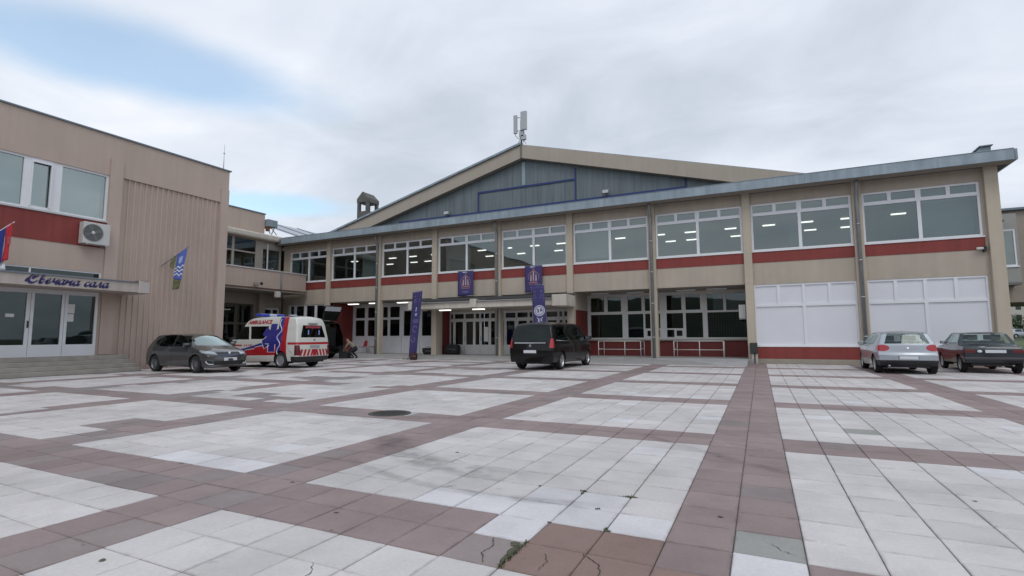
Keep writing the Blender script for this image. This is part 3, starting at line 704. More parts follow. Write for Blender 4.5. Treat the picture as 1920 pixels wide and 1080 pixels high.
cells = [(9.92, 11.40, 6.17, 7.95), (9.02, 9.60, 6.22, 7.90), (7.3, 8.76, 6.17, 7.95), (5.4, 7.1, 6.17, 7.95), (3.4, 5.2, 6.17, 7.95)]
w_ = window(lh, FX, 2.8, 11.49, 6.09, 8.03, cells, -0.14, 0.09, WHITE, GLASS_F)
bx('open_sash', WHITE, w_, 8.98, 9.03, 6.2, 7.9, -0.05, -0.01, FX); bx('open_sash', WHITE, w_, 9.55, 9.60, 6.2, 7.9, -0.05, 0.03, FX); bx('open_sash', WHITE, w_, 9.03, 9.55, 7.85, 7.9, -0.05, 0.03, FX)
bx('window_sill', mat('sill_metal', (0.55, 0.57, 0.58), 0.5), lh, 2.8, 11.5, 6.03, 6.089, -0.1, 0.07, FX)
bx('wall_fill', PINKB, lh, -8, 2.799, 6.09, 8.03, -0.2, -0.05, FX)
bx('red_panel', RED, lh, 0, 11.485, 4.96, 6.02, 0.0, 0.02, FX)
b = MB(FX)
for k in range(60):
    a = 3 + k * .14; b.box(a, a + .1395, 6.15, 8.0, -0.45 - .006 * (k % 2), -0.43 - .006 * (k % 2))
b.build('curtain', mat('curtain_grey', (0.45, 0.49, 0.48), 0.9), lh)
bx('upper_floor', INT_F, lh, 0, 16.4, 5.2, 5.8, -6, -.36, FX)
bx('transom_frame', WHITE, lh, 0, 11.43, 3.90, 3.95, -0.1, -.02, FX); bx('transom_frame', WHITE, lh, 0, 11.43, 3.66, 3.70, -0.1, -.02, FX)
for a in (11.38, 9.15, 6.9, 4.6): bx('transom_frame', WHITE, lh, a, a + .05, 3.701, 3.899, -0.1, -.02, FX)
b = MB(FX); b.quad((0, 3.7, -.07), (11.4, 3.7, -.07), (11.4, 3.9, -.07), (0, 3.9, -.07)); b.build('transom_pane', GLASS_D, lh)
cells = [(10.42, 11.32, 1.08, 2.98), (9.39, 10.22, 1.08, 2.98), (8.2, 9.17, 1.08, 2.98), (7.1, 8.0, 1.08, 2.98), (6.0, 6.9, 1.08, 2.98)]
dr = window(lh, FX, 5.5, 11.42, 0.64, 3.14, cells, -0.12, 0.08, WHITE, GLASS_D, 'glass_door')
for a in (10.31, 9.28, 8.1): MB(FX).box(a, a + .01, .66, 3.0, -.039, -.035).build('door_gap', mat('gap_grey', (.25, .25, .26)), dr)
b = MB(FX); b.box(9.22, 9.25, 1.7, 1.95, -.04, .02); b.build('handle', BLACKP, dr)
bx('notice', mat('paper', (0.75, 0.75, 0.73)), dr, 10.43, 10.66, 2.28, 2.63, -.088, -.08, FX); bx('notice', mat('paper', (0.75, 0.75, 0.73)), dr, 10.43, 10.64, 1.96, 2.25, -.088, -.08, FX); bx('notice', mat('paper', (0.75, 0.75, 0.73)), dr, 8.62, 8.86, 2.08, 2.2, -.088, -.08, FX)
bx('wall_fill', PINKB, lh, -5, 5.499, 0.64, 3.14, -0.2, -0.05, FX)
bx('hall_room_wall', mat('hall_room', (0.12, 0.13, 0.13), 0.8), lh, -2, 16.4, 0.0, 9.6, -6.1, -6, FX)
bx('hall_roof', mat('roof_felt', (0.10, 0.10, 0.105)), lh, -10, 16.7, 9.3, 9.5, -14, -.36, FX)
bx('end_wall', PINKB, lh, 16.42, 16.77, 0.0, 9.72, -14, -.351, FX)
for k in range(4):
    bx('step', STEP, lh, -6, 12.25 + 0.0 * k, 0.16 * k + (.002 if k else 0), 0.16 * (k + 1), 0.001, 1.65 - 0.32 * k, FX, bevel=0.012)
lcan = bx('door_canopy', mat('hall_canopy', (0.50, 0.44, 0.40), 0.85, var=0.06, vscale=1.2, streak=0.1), lh, -6, 12.0, 3.14, 3.52, 0.07, 1.55, FX)
bx('canopy_end', mat('hall_canopy_end', (0.52, 0.47, 0.44), 0.85, var=0.06, vscale=1.2), lcan, 12.001, 12.42, 3.10, 3.60, 0.08, 1.62, FX, bevel=0.03)
bx('canopy_flashing', mat('coping_metal', (0.18, 0.22, 0.26)), lcan, -6, 12.0, 3.521, 3.56, 0.07, 1.60, FX)
b = MB(FX); b.box(8.3, 11.4, 3.601, 3.64, 0.2, 0.9); b.build('loose_board', mat('board_grey', (.3, .3, .3)), lcan)
b = MB(); b.add([(-22.6, 11.6, 3.57), (-22.3, 12.35, 3.63), (-23.0, 12.45, 3.66), (-23.3, 11.5, 3.60)], [(0, 1, 2, 3)]); b.build('sheet_edge', mat('sheet_blue', (.25, .28, .36), .5), lcan)
# script lettering on the canopy, drawn as pen strokes (x along the fascia, y up; unit = x-height)
INKB = mat('navy_letters', (0.025, 0.02, 0.13), 0.5)
def cr(pts, n=6):
    out = []
    for i in range(len(pts) - 1):
        p0, p1, p2, p3 = pts[max(i - 1, 0)], pts[i], pts[i + 1], pts[min(i + 2, len(pts) - 1)]
        for k in range(n):
            t = k / n; q = []
            for a in range(2): q.append(0.5 * (2 * p1[a] + (p2[a] - p0[a]) * t + (2 * p0[a] - 5 * p1[a] + 4 * p2[a] - p3[a]) * t * t + (3 * p1[a] - p0[a] - 3 * p2[a] + p3[a]) * t ** 3))
            out.append(tuple(q))
    return out + [pts[-1]]
A_ = (1.05, [[(.75, .85), (.45, 1.0), (.12, .75), (.05, .3), (.3, 0), (.6, .25), (.78, .9)], [(.82, 1.0), (.7, .4), (.78, .05), (1.0, .15), (1.08, .3)]])
GL = {'S': (1.7, [[(1.35, 1.35), (1.15, 1.05), (1.3, 1.7), (1.0, 1.85), (.5, 1.5), (.25, .8), (.45, .1), (1.0, -.05), (1.5, .4)], [(.95, 1.35), (.7, 1.15), (.85, .85), (1.05, 1.1), (.9, 1.4), (.5, 1.25), (.1, .9), (-.05, .4), (.15, .2)]]),
      'v': (.95, [[(.05, .1), (.3, .6), (.6, 1.5), (.5, 1.85), (.25, 1.4), (.15, .4), (.35, 0), (.65, .2), (.7, .6), (.45, .75), (.25, .55)]]),
      'e': (.85, [[(.1, .35), (.5, .55), (.6, .85), (.4, 1.0), (.12, .65), (.15, .15), (.4, 0), (.8, .3)]]),
      'ch': (1.0, [[(.1, .9), (.25, .95), (.2, .55), (.4, .4), (.7, .6)], [(.85, 1.0), (.7, .4), (.72, .05), (.9, .08), (1.05, .3)]]),
      'a': A_,
      'n': (1.15, [[(.15, 1.0), (.1, .5), (.05, 0)], [(.1, .45), (.45, .6), (.75, .5)], [(.85, 1.0), (.75, .4), (.78, .05), (1.0, .1), (1.15, .3)]]),
      's': (.8, [[(.6, .8), (.45, 1.0), (.15, .75), (.08, .25), (.35, 0), (.75, .3)]]),
      'l': (1.05, [[(-.05, .1), (.1, .02), (.3, .4), (.55, 1.0), (.65, .5), (.72, .05), (.9, .08), (1.05, .3)]])}
lett = []
xh = 0.175; total = 0
word = ['S', 'v', 'e', 'ch', 'a', 'n', 'a', ' ', 's', 'a', 'l', 'a']
ux = 0; adv = []
for g in word: adv.append(ux); ux += 0.75 if g == ' ' else GL[g][0]
sc_ = (10.95 - 8.48) / ux
for g, u in zip(word, adv):
    if g == ' ': continue
    b = MB()
    for st in GL[g][1]:
        pts = cr(st); n = len(pts)
        P3 = []
        for (a, c) in pts:
            P3.append((8.48 + (u + a + 0.25 * c) * sc_, 3.235 + c * xh))
        # flat calligraphic pen: ribbons of 40 degree nib
        nb = (math.cos(R(50)) * .034, math.sin(R(50)) * .030)
        for i in range(n - 1):
            (a, c), (a2, c2) = P3[i], P3[i + 1]
            V = []
            for dd in (0.003, 0.02):
                V += [(-22.45 + dd, a - nb[0], c - nb[1]), (-22.45 + dd, a + nb[0], c + nb[1]), (-22.45 + dd, a2 + nb[0], c2 + nb[1]), (-22.45 + dd, a2 - nb[0], c2 - nb[1])]
            tdir = math.hypot(a2 - a, c2 - c)
            if tdir < 1e-5: continue
            # minimum pen thickness across the stroke
            nx, nz = -(c2 - c) / tdir * .012, (a2 - a) / tdir * .012
            for q, sgn in ((0, -1), (1, 1), (2, 1), (3, -1)):
                for w in (q, q + 4): V[w] = (V[w][0], V[w][1] + nx * sgn, V[w][2] + nz * sgn)
            b.add(V, [(0, 1, 2, 3), (4, 5, 6, 7), (0, 1, 5, 4), (2, 3, 7, 6), (1, 2, 6, 5), (3, 0, 4, 7)])
    lo_ = b.build('letter', INKB, lcan)

# ---------------------------------------------------------------- gallery wing between the two
lg = empty('gallery_wing', (-29, 22, 0), wc=True)
tag(lg, 'low connecting wing with a solid balcony parapet and dark glazing behind it', 'building')
GXf = face_x(-29.0)
bx('balcony_parapet', PINKB, lg, 16.9, 26.45, 4.52, 5.70, -0.18, 0, GXf, bevel=0.02)
bx('parapet_cap', mat('cap_white', (0.62, 0.61, 0.62), 0.6), lg, 16.9, 26.46, 5.701, 5.77, -0.22, 0.05, GXf)
bx('balcony_slab', PINKB, lg, 16.9, 26.44, 4.40, 4.70, -2.6, -0.19, GXf)
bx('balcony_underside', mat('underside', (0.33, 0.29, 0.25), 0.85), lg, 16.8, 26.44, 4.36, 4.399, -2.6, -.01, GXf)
b = MB(); b.tube([(-28.94, 24.3, 5.75), (-28.94, 24.3, 4.1)], .035, 8); b.build('drainpipe', PIPE, lg)
GX2 = face_x(-31.6)
bx('roof_beam', mat('beam_cream', (0.60, 0.55, 0.48), 0.8, var=0.06, streak=0.1), lg, 16.8, 26.2, 8.18, 8.62, -0.3, 0.45, GX2, bevel=0.12)
cells = [(18.6, 20.4, 7.25, 8.1), (20.6, 22.5, 7.25, 8.1), (22.68, 24.3, 7.25, 8.1), (18.6, 20.4, 4.9, 7.15), (20.6, 22.5, 4.9, 7.15), (22.68, 24.3, 4.9, 7.15), (24.9, 26.3, 4.9, 7.6)]
window(lg, GX2, 16.8, 26.44, 4.71, 8.179, cells, -0.1, 0.08, mat('gallery_frame', (0.36, 0.33, 0.29), 0.7), GLASS, 'gallery_window')
bx('gallery_post', WHITE, lg, 25.2, 25.27, 4.9, 8.0, 0.001, .06, GX2)
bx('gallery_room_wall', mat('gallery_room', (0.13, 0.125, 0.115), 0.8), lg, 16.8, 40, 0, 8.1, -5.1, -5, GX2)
bx('gallery_roof', mat('roof_felt', (0.1, 0.1, 0.105)), lg, 16.8, 30, 8.3, 8.5, -8, -.31, GX2)
bx('gallery_floor', INT_F, lg, 16.8, 30, 4.2, 4.7, -5, -.11, GX2)
bx('upper_block', PINKB, lg, 16.8, 25.25, 8.63, 10.2, -8, -0.4, GX2)
bx('block_coping', mat('coping_metal', (0.18, 0.22, 0.26)), lg, 16.8, 25.3, 10.201, 10.27, -8, -0.35, GX2)
# gutter box on brackets and the grey standing seam roof beyond
bx('gutter_box', FASCIA, lg, 25.3, 26.1, 9.35, 9.85, -1.2, -0.1, GX2)
rust = mat('rust', (0.16, 0.07, 0.04), 0.9, var=0.3, vscale=10)
b = MB(); b.tube([(-31.9, 25.35, 9.35), (-31.75, 25.55, 8.8)], .03, 6); b.tube([(-31.9, 26.0, 9.35), (-31.7, 25.6, 8.75)], .03, 6); b.tube([(-31.75, 25.5, 9.34), (-31.75, 26.1, 8.8)], .025, 6); b.box(-32.0, -31.75, 25.32, 25.5, 9.0, 9.349); b.build('bracket', rust, lg)
b = MB(); b.add([(-43, 30, 12.6), (-33, 30, 9.2), (-33, 52, 9.2), (-43, 52, 12.6)], [(0, 1, 2, 3)])
sr = b.build('metal_roof', mat('roof_sheet', (0.42, 0.45, 0.50), 0.5, 0.2), lg)
for k in range(6):
    y = 30.6 + k * 3.6; b = MB(); b.add([(-43, y, 12.6), (-33, y, 9.2), (-33, y + .06, 9.2), (-43, y + .06, 12.6), (-43, y, 12.68), (-33, y, 9.28), (-33, y + .06, 9.28), (-43, y + .06, 12.68)], [(4, 5, 6, 7), (0, 1, 5, 4), (2, 3, 7, 6), (1, 2, 6, 5)]); b.build('seam', mat('seam_grey', (0.25, 0.27, 0.3), .5), sr)
# ground floor under the balcony: dark glazed doors
cells = [(20.2, 21.5, 0.1, 2.2), (21.7, 22.9, .1, 2.2), (23.1, 24.1, .1, 2.2), (20.2, 21.5, 2.35, 3.5), (21.7, 22.9, 2.35, 3.5), (23.1, 24.1, 2.35, 3.5), (25.2, 25.75, 1.5, 3.3), (25.9, 26.3, 1.5, 3.3)]
plate('ground_wall', mat('gallery_wall', (0.36, 0.32, 0.275), 0.85, var=0.05), lg, GX2, 16.8, 26.44, 0, 4.35, [(20.1, 24.2, 0.0, 3.6), (25.05, 26.42, 1.35, 3.45)], -0.3, 0.2)
window(lg, GX2, 20.1, 24.2, 0.0, 3.6, cells[:6], -.1, .08, mat('bronze_frame', (0.10, 0.09, 0.08), .6), GLASS_D, 'glazed_door')
window(lg, GX2, 25.05, 26.42, 1.35, 3.45, cells[6:], -.1, .08, WHITE, GLASS_D, 'low_window')
bx('pillar', mat('gallery_wall', (0.36, 0.32, 0.275)), lg, 24.3, 24.75, 0, 4.35, 0.21, .6, GX2)

# ---------------------------------------------------------------- wing beyond the right corner
rw = empty('side_wing', (16, 45, 0), wc=True)
tag(rw, 'beige wing with a tall white window showing beyond the right corner', 'building')
WY = face_y(45.0)
plate('bay_wall', mat('wing_render', (0.36, 0.35, 0.33), 0.85, var=0.04), rw, WY, 9.5, 15.75, 4.72, 9.35, [(14.2, 15.62, 5.8, 8.3)], -0.3, 0)
bx('bay_floor', mat('wing_under', (0.2, 0.19, 0.18), 0.85), rw, 9.5, 15.75, 4.55, 4.719, -6, 0, WY)
window(rw, WY, 14.2, 15.62, 5.8, 8.3, [(14.3, 14.83, 5.9, 8.2), (14.98, 15.52, 5.9, 8.2)], -.12, .1, WHITE, GLASS, 'window')
bx('window_sill', WHITE, rw, 14.1, 15.7, 5.72, 5.799, -.1, .06, WY)
b = MB()
for k in range(18): b.box(14.25, 15.6, 45.3, 45.33, 5.95 + k * .125, 6.0 + k * .125)
b.build('blind', mat('blind_grey', (0.3, 0.32, 0.32), .7), rw)
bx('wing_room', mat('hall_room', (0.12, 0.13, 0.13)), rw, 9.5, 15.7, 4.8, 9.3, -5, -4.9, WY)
bx('tan_wall', mat('wing_tan', (0.38, 0.33, 0.27), 0.85, var=0.06), rw, 15.2, 30, 3.45, 9.75, -9, -1.2, WY)
bx('wing_roof', mat('coping_metal', (0.18, 0.22, 0.26)), rw, 9.4, 30, 9.751, 9.9, -9, -.9, WY)
bx('wing_base', mat('wing_tan', (0.38, 0.33, 0.27)), rw, 9.5, 14.2, 0, 4.54, -8, -5, WY)
# ================================================================ vehicles
def fillet(ctrl, step=0.11):
    n = len(ctrl); out = []
    V2 = [Vector((c[0], c[1])) for c in ctrl]
    ins, outs = [], []
    for i in range(n):
        p, q, r = V2[i - 1], V2[i], V2[(i + 1) % n]; rad = ctrl[i][2]
        a = min(rad, (p - q).length * .49); c = min(rad, (r - q).length * .49)
        ins.append(q + (p - q).normalized() * a); outs.append(q + (r - q).normalized() * c)
    for i in range(n):
        for k in range(6):
            t = k / 5; out.append(ins[i] * (1 - t) ** 2 + V2[i] * 2 * t * (1 - t) + outs[i] * t * t)
        a, c = outs[i], ins[(i + 1) % n]; m = int((c - a).length / step)
        for k in range(1, m + 1): out.append(a.lerp(c, k / (m + 1)))
    res = [out[0]]
    for p in out[1:]:
        if (p - res[-1]).length > 0.004: res.append(p)
    if (res[0] - res[-1]).length < 0.004: res.pop()
    return res
def lerp_tab(tab, x):
    if x <= tab[0][0]: return tab[0][1]
    for (a, fa), (b_, fb) in zip(tab, tab[1:]):
        if x <= b_:
            t = (x - a) / (b_ - a); t = t * t * (3 - 2 * t) * .5 + t * .5
            return fa + (fb - fa) * t
    return tab[-1][1]
class Car:
    """silhouette (x forward, z up) swept across the car, with a side skin y = W(x, z); panes, lamps and panels are cut out of that one skin"""
    def __init__(s, sil, wmax, ztab, xtab, zmid, xspine, crown=(0.16, 0.09, 0.05), fil=0.06, low=0.3, zx=None):
        s.wmax, s.ztab, s.xtab, s.zx = wmax, ztab, xtab, zx
        P2 = fillet(sil); n = len(P2); bm = bmesh.new()
        nrm = []
        for i in range(n):
            t = (P2[(i + 1) % n] - P2[i - 1]).normalized(); nrm.append(Vector((-t.y, t.x)))     # silhouette runs clockwise: this points outwards
        M_ = 9; rows = []
        half_t = [0.02, .05, .09, .14, .2, .27, .35, .44, .54, .65, .77, .89, 1.0]
        for i in range(n):
            p, nn = P2[i], nrm[i]
            c = nn.x ** 2 * (crown[0] if nn.x > 0 else crown[1]) + (nn.y ** 2 * crown[2] if nn.y > 0 else 0)
            q0 = p - nn * c
            r = fil if p.y > low else 0.03
            qe = q0 - nn * r
            we = s.W(qe.x, qe.y) - r
            pts = []
            for k in range(M_ + 1):
                y = we * k / M_; pts.append((p - nn * c * (y / we) ** 2, y))
            for k in range(1, 5):
                th = math.pi / 2 * k / 4; pts.append((q0 - nn * r * (1 - math.cos(th)), we + r * math.sin(th)))
            sp = Vector((min(max(qe.x, xspine[0]), xspine[1]), zmid))
            for t in half_t:
                q = qe.lerp(sp, t); pts.append((q, s.W(q.x, q.y)))
            rows.append(pts)
        m = len(rows[0])
        for sg in (1, -1):
            vv = [[bm.verts.new((q.x, sg * y, q.y)) for q, y in r] for r in rows]
            for i in range(n):
                a, c = vv[i], vv[(i + 1) % n]
                for k in range(m - 1):
                    f = (a[k], a[k + 1], c[k + 1], c[k]) if sg > 0 else (a[k], c[k], c[k + 1], a[k + 1])
                    try: bm.faces.new(f)
                    except ValueError: pass
        bmesh.ops.remove_doubles(bm, verts=bm.verts, dist=0.0015)
        bmesh.ops.dissolve_degenerate(bm, dist=0.0008, edges=bm.edges)
        bmesh.ops.recalc_face_normals(bm, faces=bm.faces)
        s.bm = bm; s.reg = bm.faces.layers.int.new('reg'); s.names = ['body']; s.mats = [None]; s.inset = [0]
    def W(s, x, z):
        w = s.wmax * lerp_tab(s.ztab, z) * lerp_tab(s.xtab, x)
        return w
    def cut(s, planes, name, material, inset=0.0, over=(0,)):
        bm = s.bm; L = s.reg; k = len(s.names); s.names.append(name); s.mats.append(material); s.inset.append(inset)
        P_ = [(Vector(c), Vector(n).normalized()) for c, n in planes]
        def cand(faces):
            out = []
            for f in faces:
                if f[L] not in over: continue
                co = [v.co for v in f.verts]
                for c, n in P_:
                    lim = c.dot(n) - 1e-5
                    for q in co:
                        if q.dot(n) <= lim: break
                    else: break
                else: out.append(f)
            return out
        fs = cand(bm.faces)
        for c, n in P_:
            if not fs: return k
            ed = {e for f in fs for e in f.edges}; vs = {v for f in fs for v in f.verts}
            ret = bmesh.ops.bisect_plane(bm, geom=list(vs) + list(ed) + fs, dist=1e-5, plane_co=c, plane_no=n)
            fs = cand([g for g in ret['geom'] if isinstance(g, bmesh.types.BMFace)])
        for f in fs:
            c0 = f.calc_center_median()
            if all((c0 - c).dot(n) < 1e-6 for c, n in P_): f[L] = k
        return k
    def side(s, poly, name, material, sides=(1, -1), ymin=0.35, inset=0.0, over=(0,)):     # convex polygon in (x, z)
        ar = sum(a[0] * b_[1] - b_[0] * a[1] for a, b_ in zip(poly, poly[1:] + poly[:1]))
        if ar < 0: poly = poly[::-1]
        for sg in sides:
            pl = [((0, sg * ymin, 0), (0, -sg, 0))]
            for a, b_ in zip(poly, poly[1:] + poly[:1]): pl.append(((a[0], 0, a[1]), (b_[1] - a[1], 0, -(b_[0] - a[0]))))
            s.cut(pl, name, material, inset, over)
    def end(s, poly, name, material, front, xlim, inset=0.0, over=(0,), sides=None, extra=()):   # convex polygon in (y, z), seen on the front or rear
        ar = sum(a[0] * b_[1] - b_[0] * a[1] for a, b_ in zip(poly, poly[1:] + poly[:1]))
        if ar < 0: poly = poly[::-1]
        for sg in (sides or (1,)):
            pp = [(sg * a, c) for a, c in poly]; pp = pp if sg > 0 else pp[::-1]
            pl = [((xlim, 0, 0), (-1 if front else 1, 0, 0))] + list(extra)
            for a, b_ in zip(pp, pp[1:] + pp[:1]): pl.append(((0, a[0], a[1]), (0, b_[1] - a[1], -(b_[0] - a[0]))))
            s.cut(pl, name, material, inset, over)
    def arch(s, x, z, r):
        poly = [(x + r * math.cos(a), z + r * math.sin(a)) for a in [2 * math.pi * k / 24 for k in range(24)]]
        s.side(poly, '__hole', None, over=tuple(range(len(s.names))))
    def finish(s, root, paint, under):
        bm = s.bm; L = s.reg; bm.normal_update()
        for f in bm.faces:
            if f[L] == 0 and f.normal.z < -0.75 and f.calc_center_median().z < 0.5: f[L] = -1
        groups = {}
        for f in bm.faces: groups.setdefault(f[L], []).append(f)
        body = None
        for k in sorted(groups, key=lambda q: q != 0):
            name = 'underbody' if k == -1 else s.names[k]
            if name == '__hole': continue
            m = under if k == -1 else (paint if k == 0 else s.mats[k])
            vs = {}; V = []; Nn = []; F = []
            for f in groups[k]:
                row = []
                for v in f.verts:
                    if v not in vs:
                        vs[v] = len(V); ins = s.inset[k] if k > 0 else 0
                        V.append(v.co - v.normal * ins); Nn.append(v.normal.copy())
                    row.append(vs[v])
                F.append(row)
            me = bpy.data.meshes.new(name); me.from_pydata([tuple(v) for v in V], [], F); me.materials.append(m)
            me.polygons.foreach_set('use_smooth', [True] * len(F)); me.update()
            me.normals_split_custom_set_from_vertices([tuple(q) for q in Nn])
            o = link(name, me, root)
            if k == 0: body = o
        bm.free(); return body
TYRE = RUBBER
DALLOY = mat('alloy_dark', (0.22, 0.225, 0.235), 0.4, 0.7)
ALLOY = mat('alloy', (0.55, 0.56, 0.58), 0.35, 0.8); HUBCAP = mat('hubcap', (0.42, 0.43, 0.45), 0.45, 0.6)
CHROME = mat('chrome', (0.75, 0.76, 0.78), 0.15, 1.0)
REDL = mat('tail_red', (0.42, 0.02, 0.03), 0.2, coat=0.5); CLEARL = mat('lamp_clear', (0.36, 0.39, 0.42), 0.12, 0.3, coat=1.0); AMBER = mat('lamp_amber', (0.6, 0.22, 0.03), .25)
PLATE = mat('number_plate', (0.66, 0.68, 0.72), 0.5); SEAT = mat('seat_fabric', (0.05, 0.05, 0.055), 0.9); GAP = mat('panel_gap', (0.01, 0.01, 0.01), 0.9)
def wheel(root, x, y, r, w, spokes, rim_mat, cap=False):
    sg = 1 if y > 0 else -1
    wy = empty('wheel', (x, y, r)); wy.parent = root
    b = MB(); ri = r * .66
    b.lathe([(ri, -w * .46), (r * .93, -w * .5), (r * .99, -w * .40), (r, -w * .2), (r, w * .2), (r * .99, w * .40), (r * .93, w * .5), (ri, w * .46)], 'y', (0, 0, 0), 32)
    b.build('tyre', TYRE, wy)
    b = MB(); b.lathe([(ri + .004, -w * .45), (ri - .02, -w * .3), (ri - .025, w * .28), (ri + .004, w * .455)], 'y', (0, 0, 0), 32)
    o = sg * w * .34
    b.lathe([(0.0, o), (r * .13, o), (r * .15, o - sg * .02)], 'y', (0, 0, 0), 16)
    for k in range(spokes):
        a = 2 * math.pi * k / spokes
        c, s_ = math.cos(a), math.sin(a); h1, h2 = (r * .09, r * .06) if not cap else (r * .16, r * .2)
        V = []
        for rr_, hh, oo in ((r * .1, h1, o), (ri - .012, h2, o - sg * .012)):
            for t in (-hh, hh):
                for dd in (0, -sg * .03): V.append((c * rr_ - s_ * t, oo + dd, s_ * rr_ + c * t))
        b.add(V, [(0, 2, 6, 4), (1, 5, 7, 3), (0, 4, 5, 1), (2, 3, 7, 6), (0, 1, 3, 2), (4, 6, 7, 5)])
    b.build('rim', rim_mat, wy)
    b = MB(); b.lathe([(0, -sg * w * .05), (ri - .03, -sg * w * .05)], 'y', (0, 0, 0), 24); b.build('brake', GAP, wy)
    return wy
def liner(root, x, z, r, y0, y1):
    for sg in (1, -1):
        b = MB(); V = []; n = 14
        for k in range(n + 1):
            a = math.pi * (-0.12 + 1.24 * k / n)
            for y in (y0, y1): V.append((x + r * math.cos(a), sg * y, z + r * math.sin(a)))
        b.add(V, [(2 * k, 2 * k + 1, 2 * k + 3, 2 * k + 2) for k in range(n)])
        b.add([(x + r * math.cos(math.pi * (-.12 + 1.24 * k / n)), sg * y0, z + r * math.sin(math.pi * (-.12 + 1.24 * k / n))) for k in range(n + 1)], [tuple(range(n + 1))])
        b.build('wheel_housing', GAP, root)
def seats(root, rows, zf, w, col=SEAT):
    for x, n in rows:
        b = MB(); ws = w / n
        for k in range(n):
            y = -w / 2 + ws * (k + .5); h = ws * .42
            b.box(x - .05, x + .45, y - h, y + h, zf, zf + .16)
            b.add([(x - .05, y - h, zf + .1), (x + .08, y - h, zf + .1), (x + .08, y + h, zf + .1), (x - .05, y + h, zf + .1), (x - .22, y - h * .9, zf + .68), (x - .10, y - h * .9, zf + .68), (x - .10, y + h * .9, zf + .68), (x - .22, y + h * .9, zf + .68)],
                  [(0, 1, 5, 4), (1, 2, 6, 5), (2, 3, 7, 6), (3, 0, 4, 7), (4, 5, 6, 7)])
            b.box(x - .25, x - .15, y - h * .5, y + h * .5, zf + .7, zf + .88)
        b.build('seat', col, root, 0.03)
def mirror(root, x, y, z, m, k=1.0):
    for sg in (1, -1):
        b = MB(); b.prism([(x - .07 * k, z - .07 * k), (x + .05 * k, z - .07 * k), (x + .11 * k, z - .01), (x + .07 * k, z + .07 * k), (x - .07 * k, z + .075 * k)], y, y + .19 * k)
        b.v = [(p[0], sg * p[2], p[1]) for p in b.v]
        o = b.build('mirror', m, root, 0.025)
        g = MB(); g.quad((x - .072 * k, sg * (y + .02), z - .055 * k), (x - .072 * k, sg * (y + .17 * k), z - .055 * k), (x - .072 * k, sg * (y + .17 * k), z + .06 * k), (x - .072 * k, sg * (y + .02), z + .06 * k)); g.build('mirror_glass', CHROME, o)
def pbox(name, m, root, x0, x1, y0, y1, z0, z1, bev=0.01): return bx(name, m, root, x0, x1, y0, y1, z0, z1, bevel=bev)
def paint(name, col, metal=0.0, rough=0.35):
    m = mat(name, col, rough, metal, coat=0.9 if sum(col) > .02 else .35, spec=0.4 if sum(col) > .02 else .2)
    return m
def strips(car, lines, w=0.012, sides=(1, -1), ymin=.4):                 # door gaps
    for a, b_ in lines:
        d_ = Vector((b_[0] - a[0], b_[1] - a[1])).normalized(); n = Vector((-d_.y, d_.x)) * w / 2
        car.side([(a[0] + n.x, a[1] + n.y), (b_[0] + n.x, b_[1] + n.y), (b_[0] - n.x, b_[1] - n.y), (a[0] - n.x, a[1] - n.y)], 'panel_gap', GAP, sides, ymin)

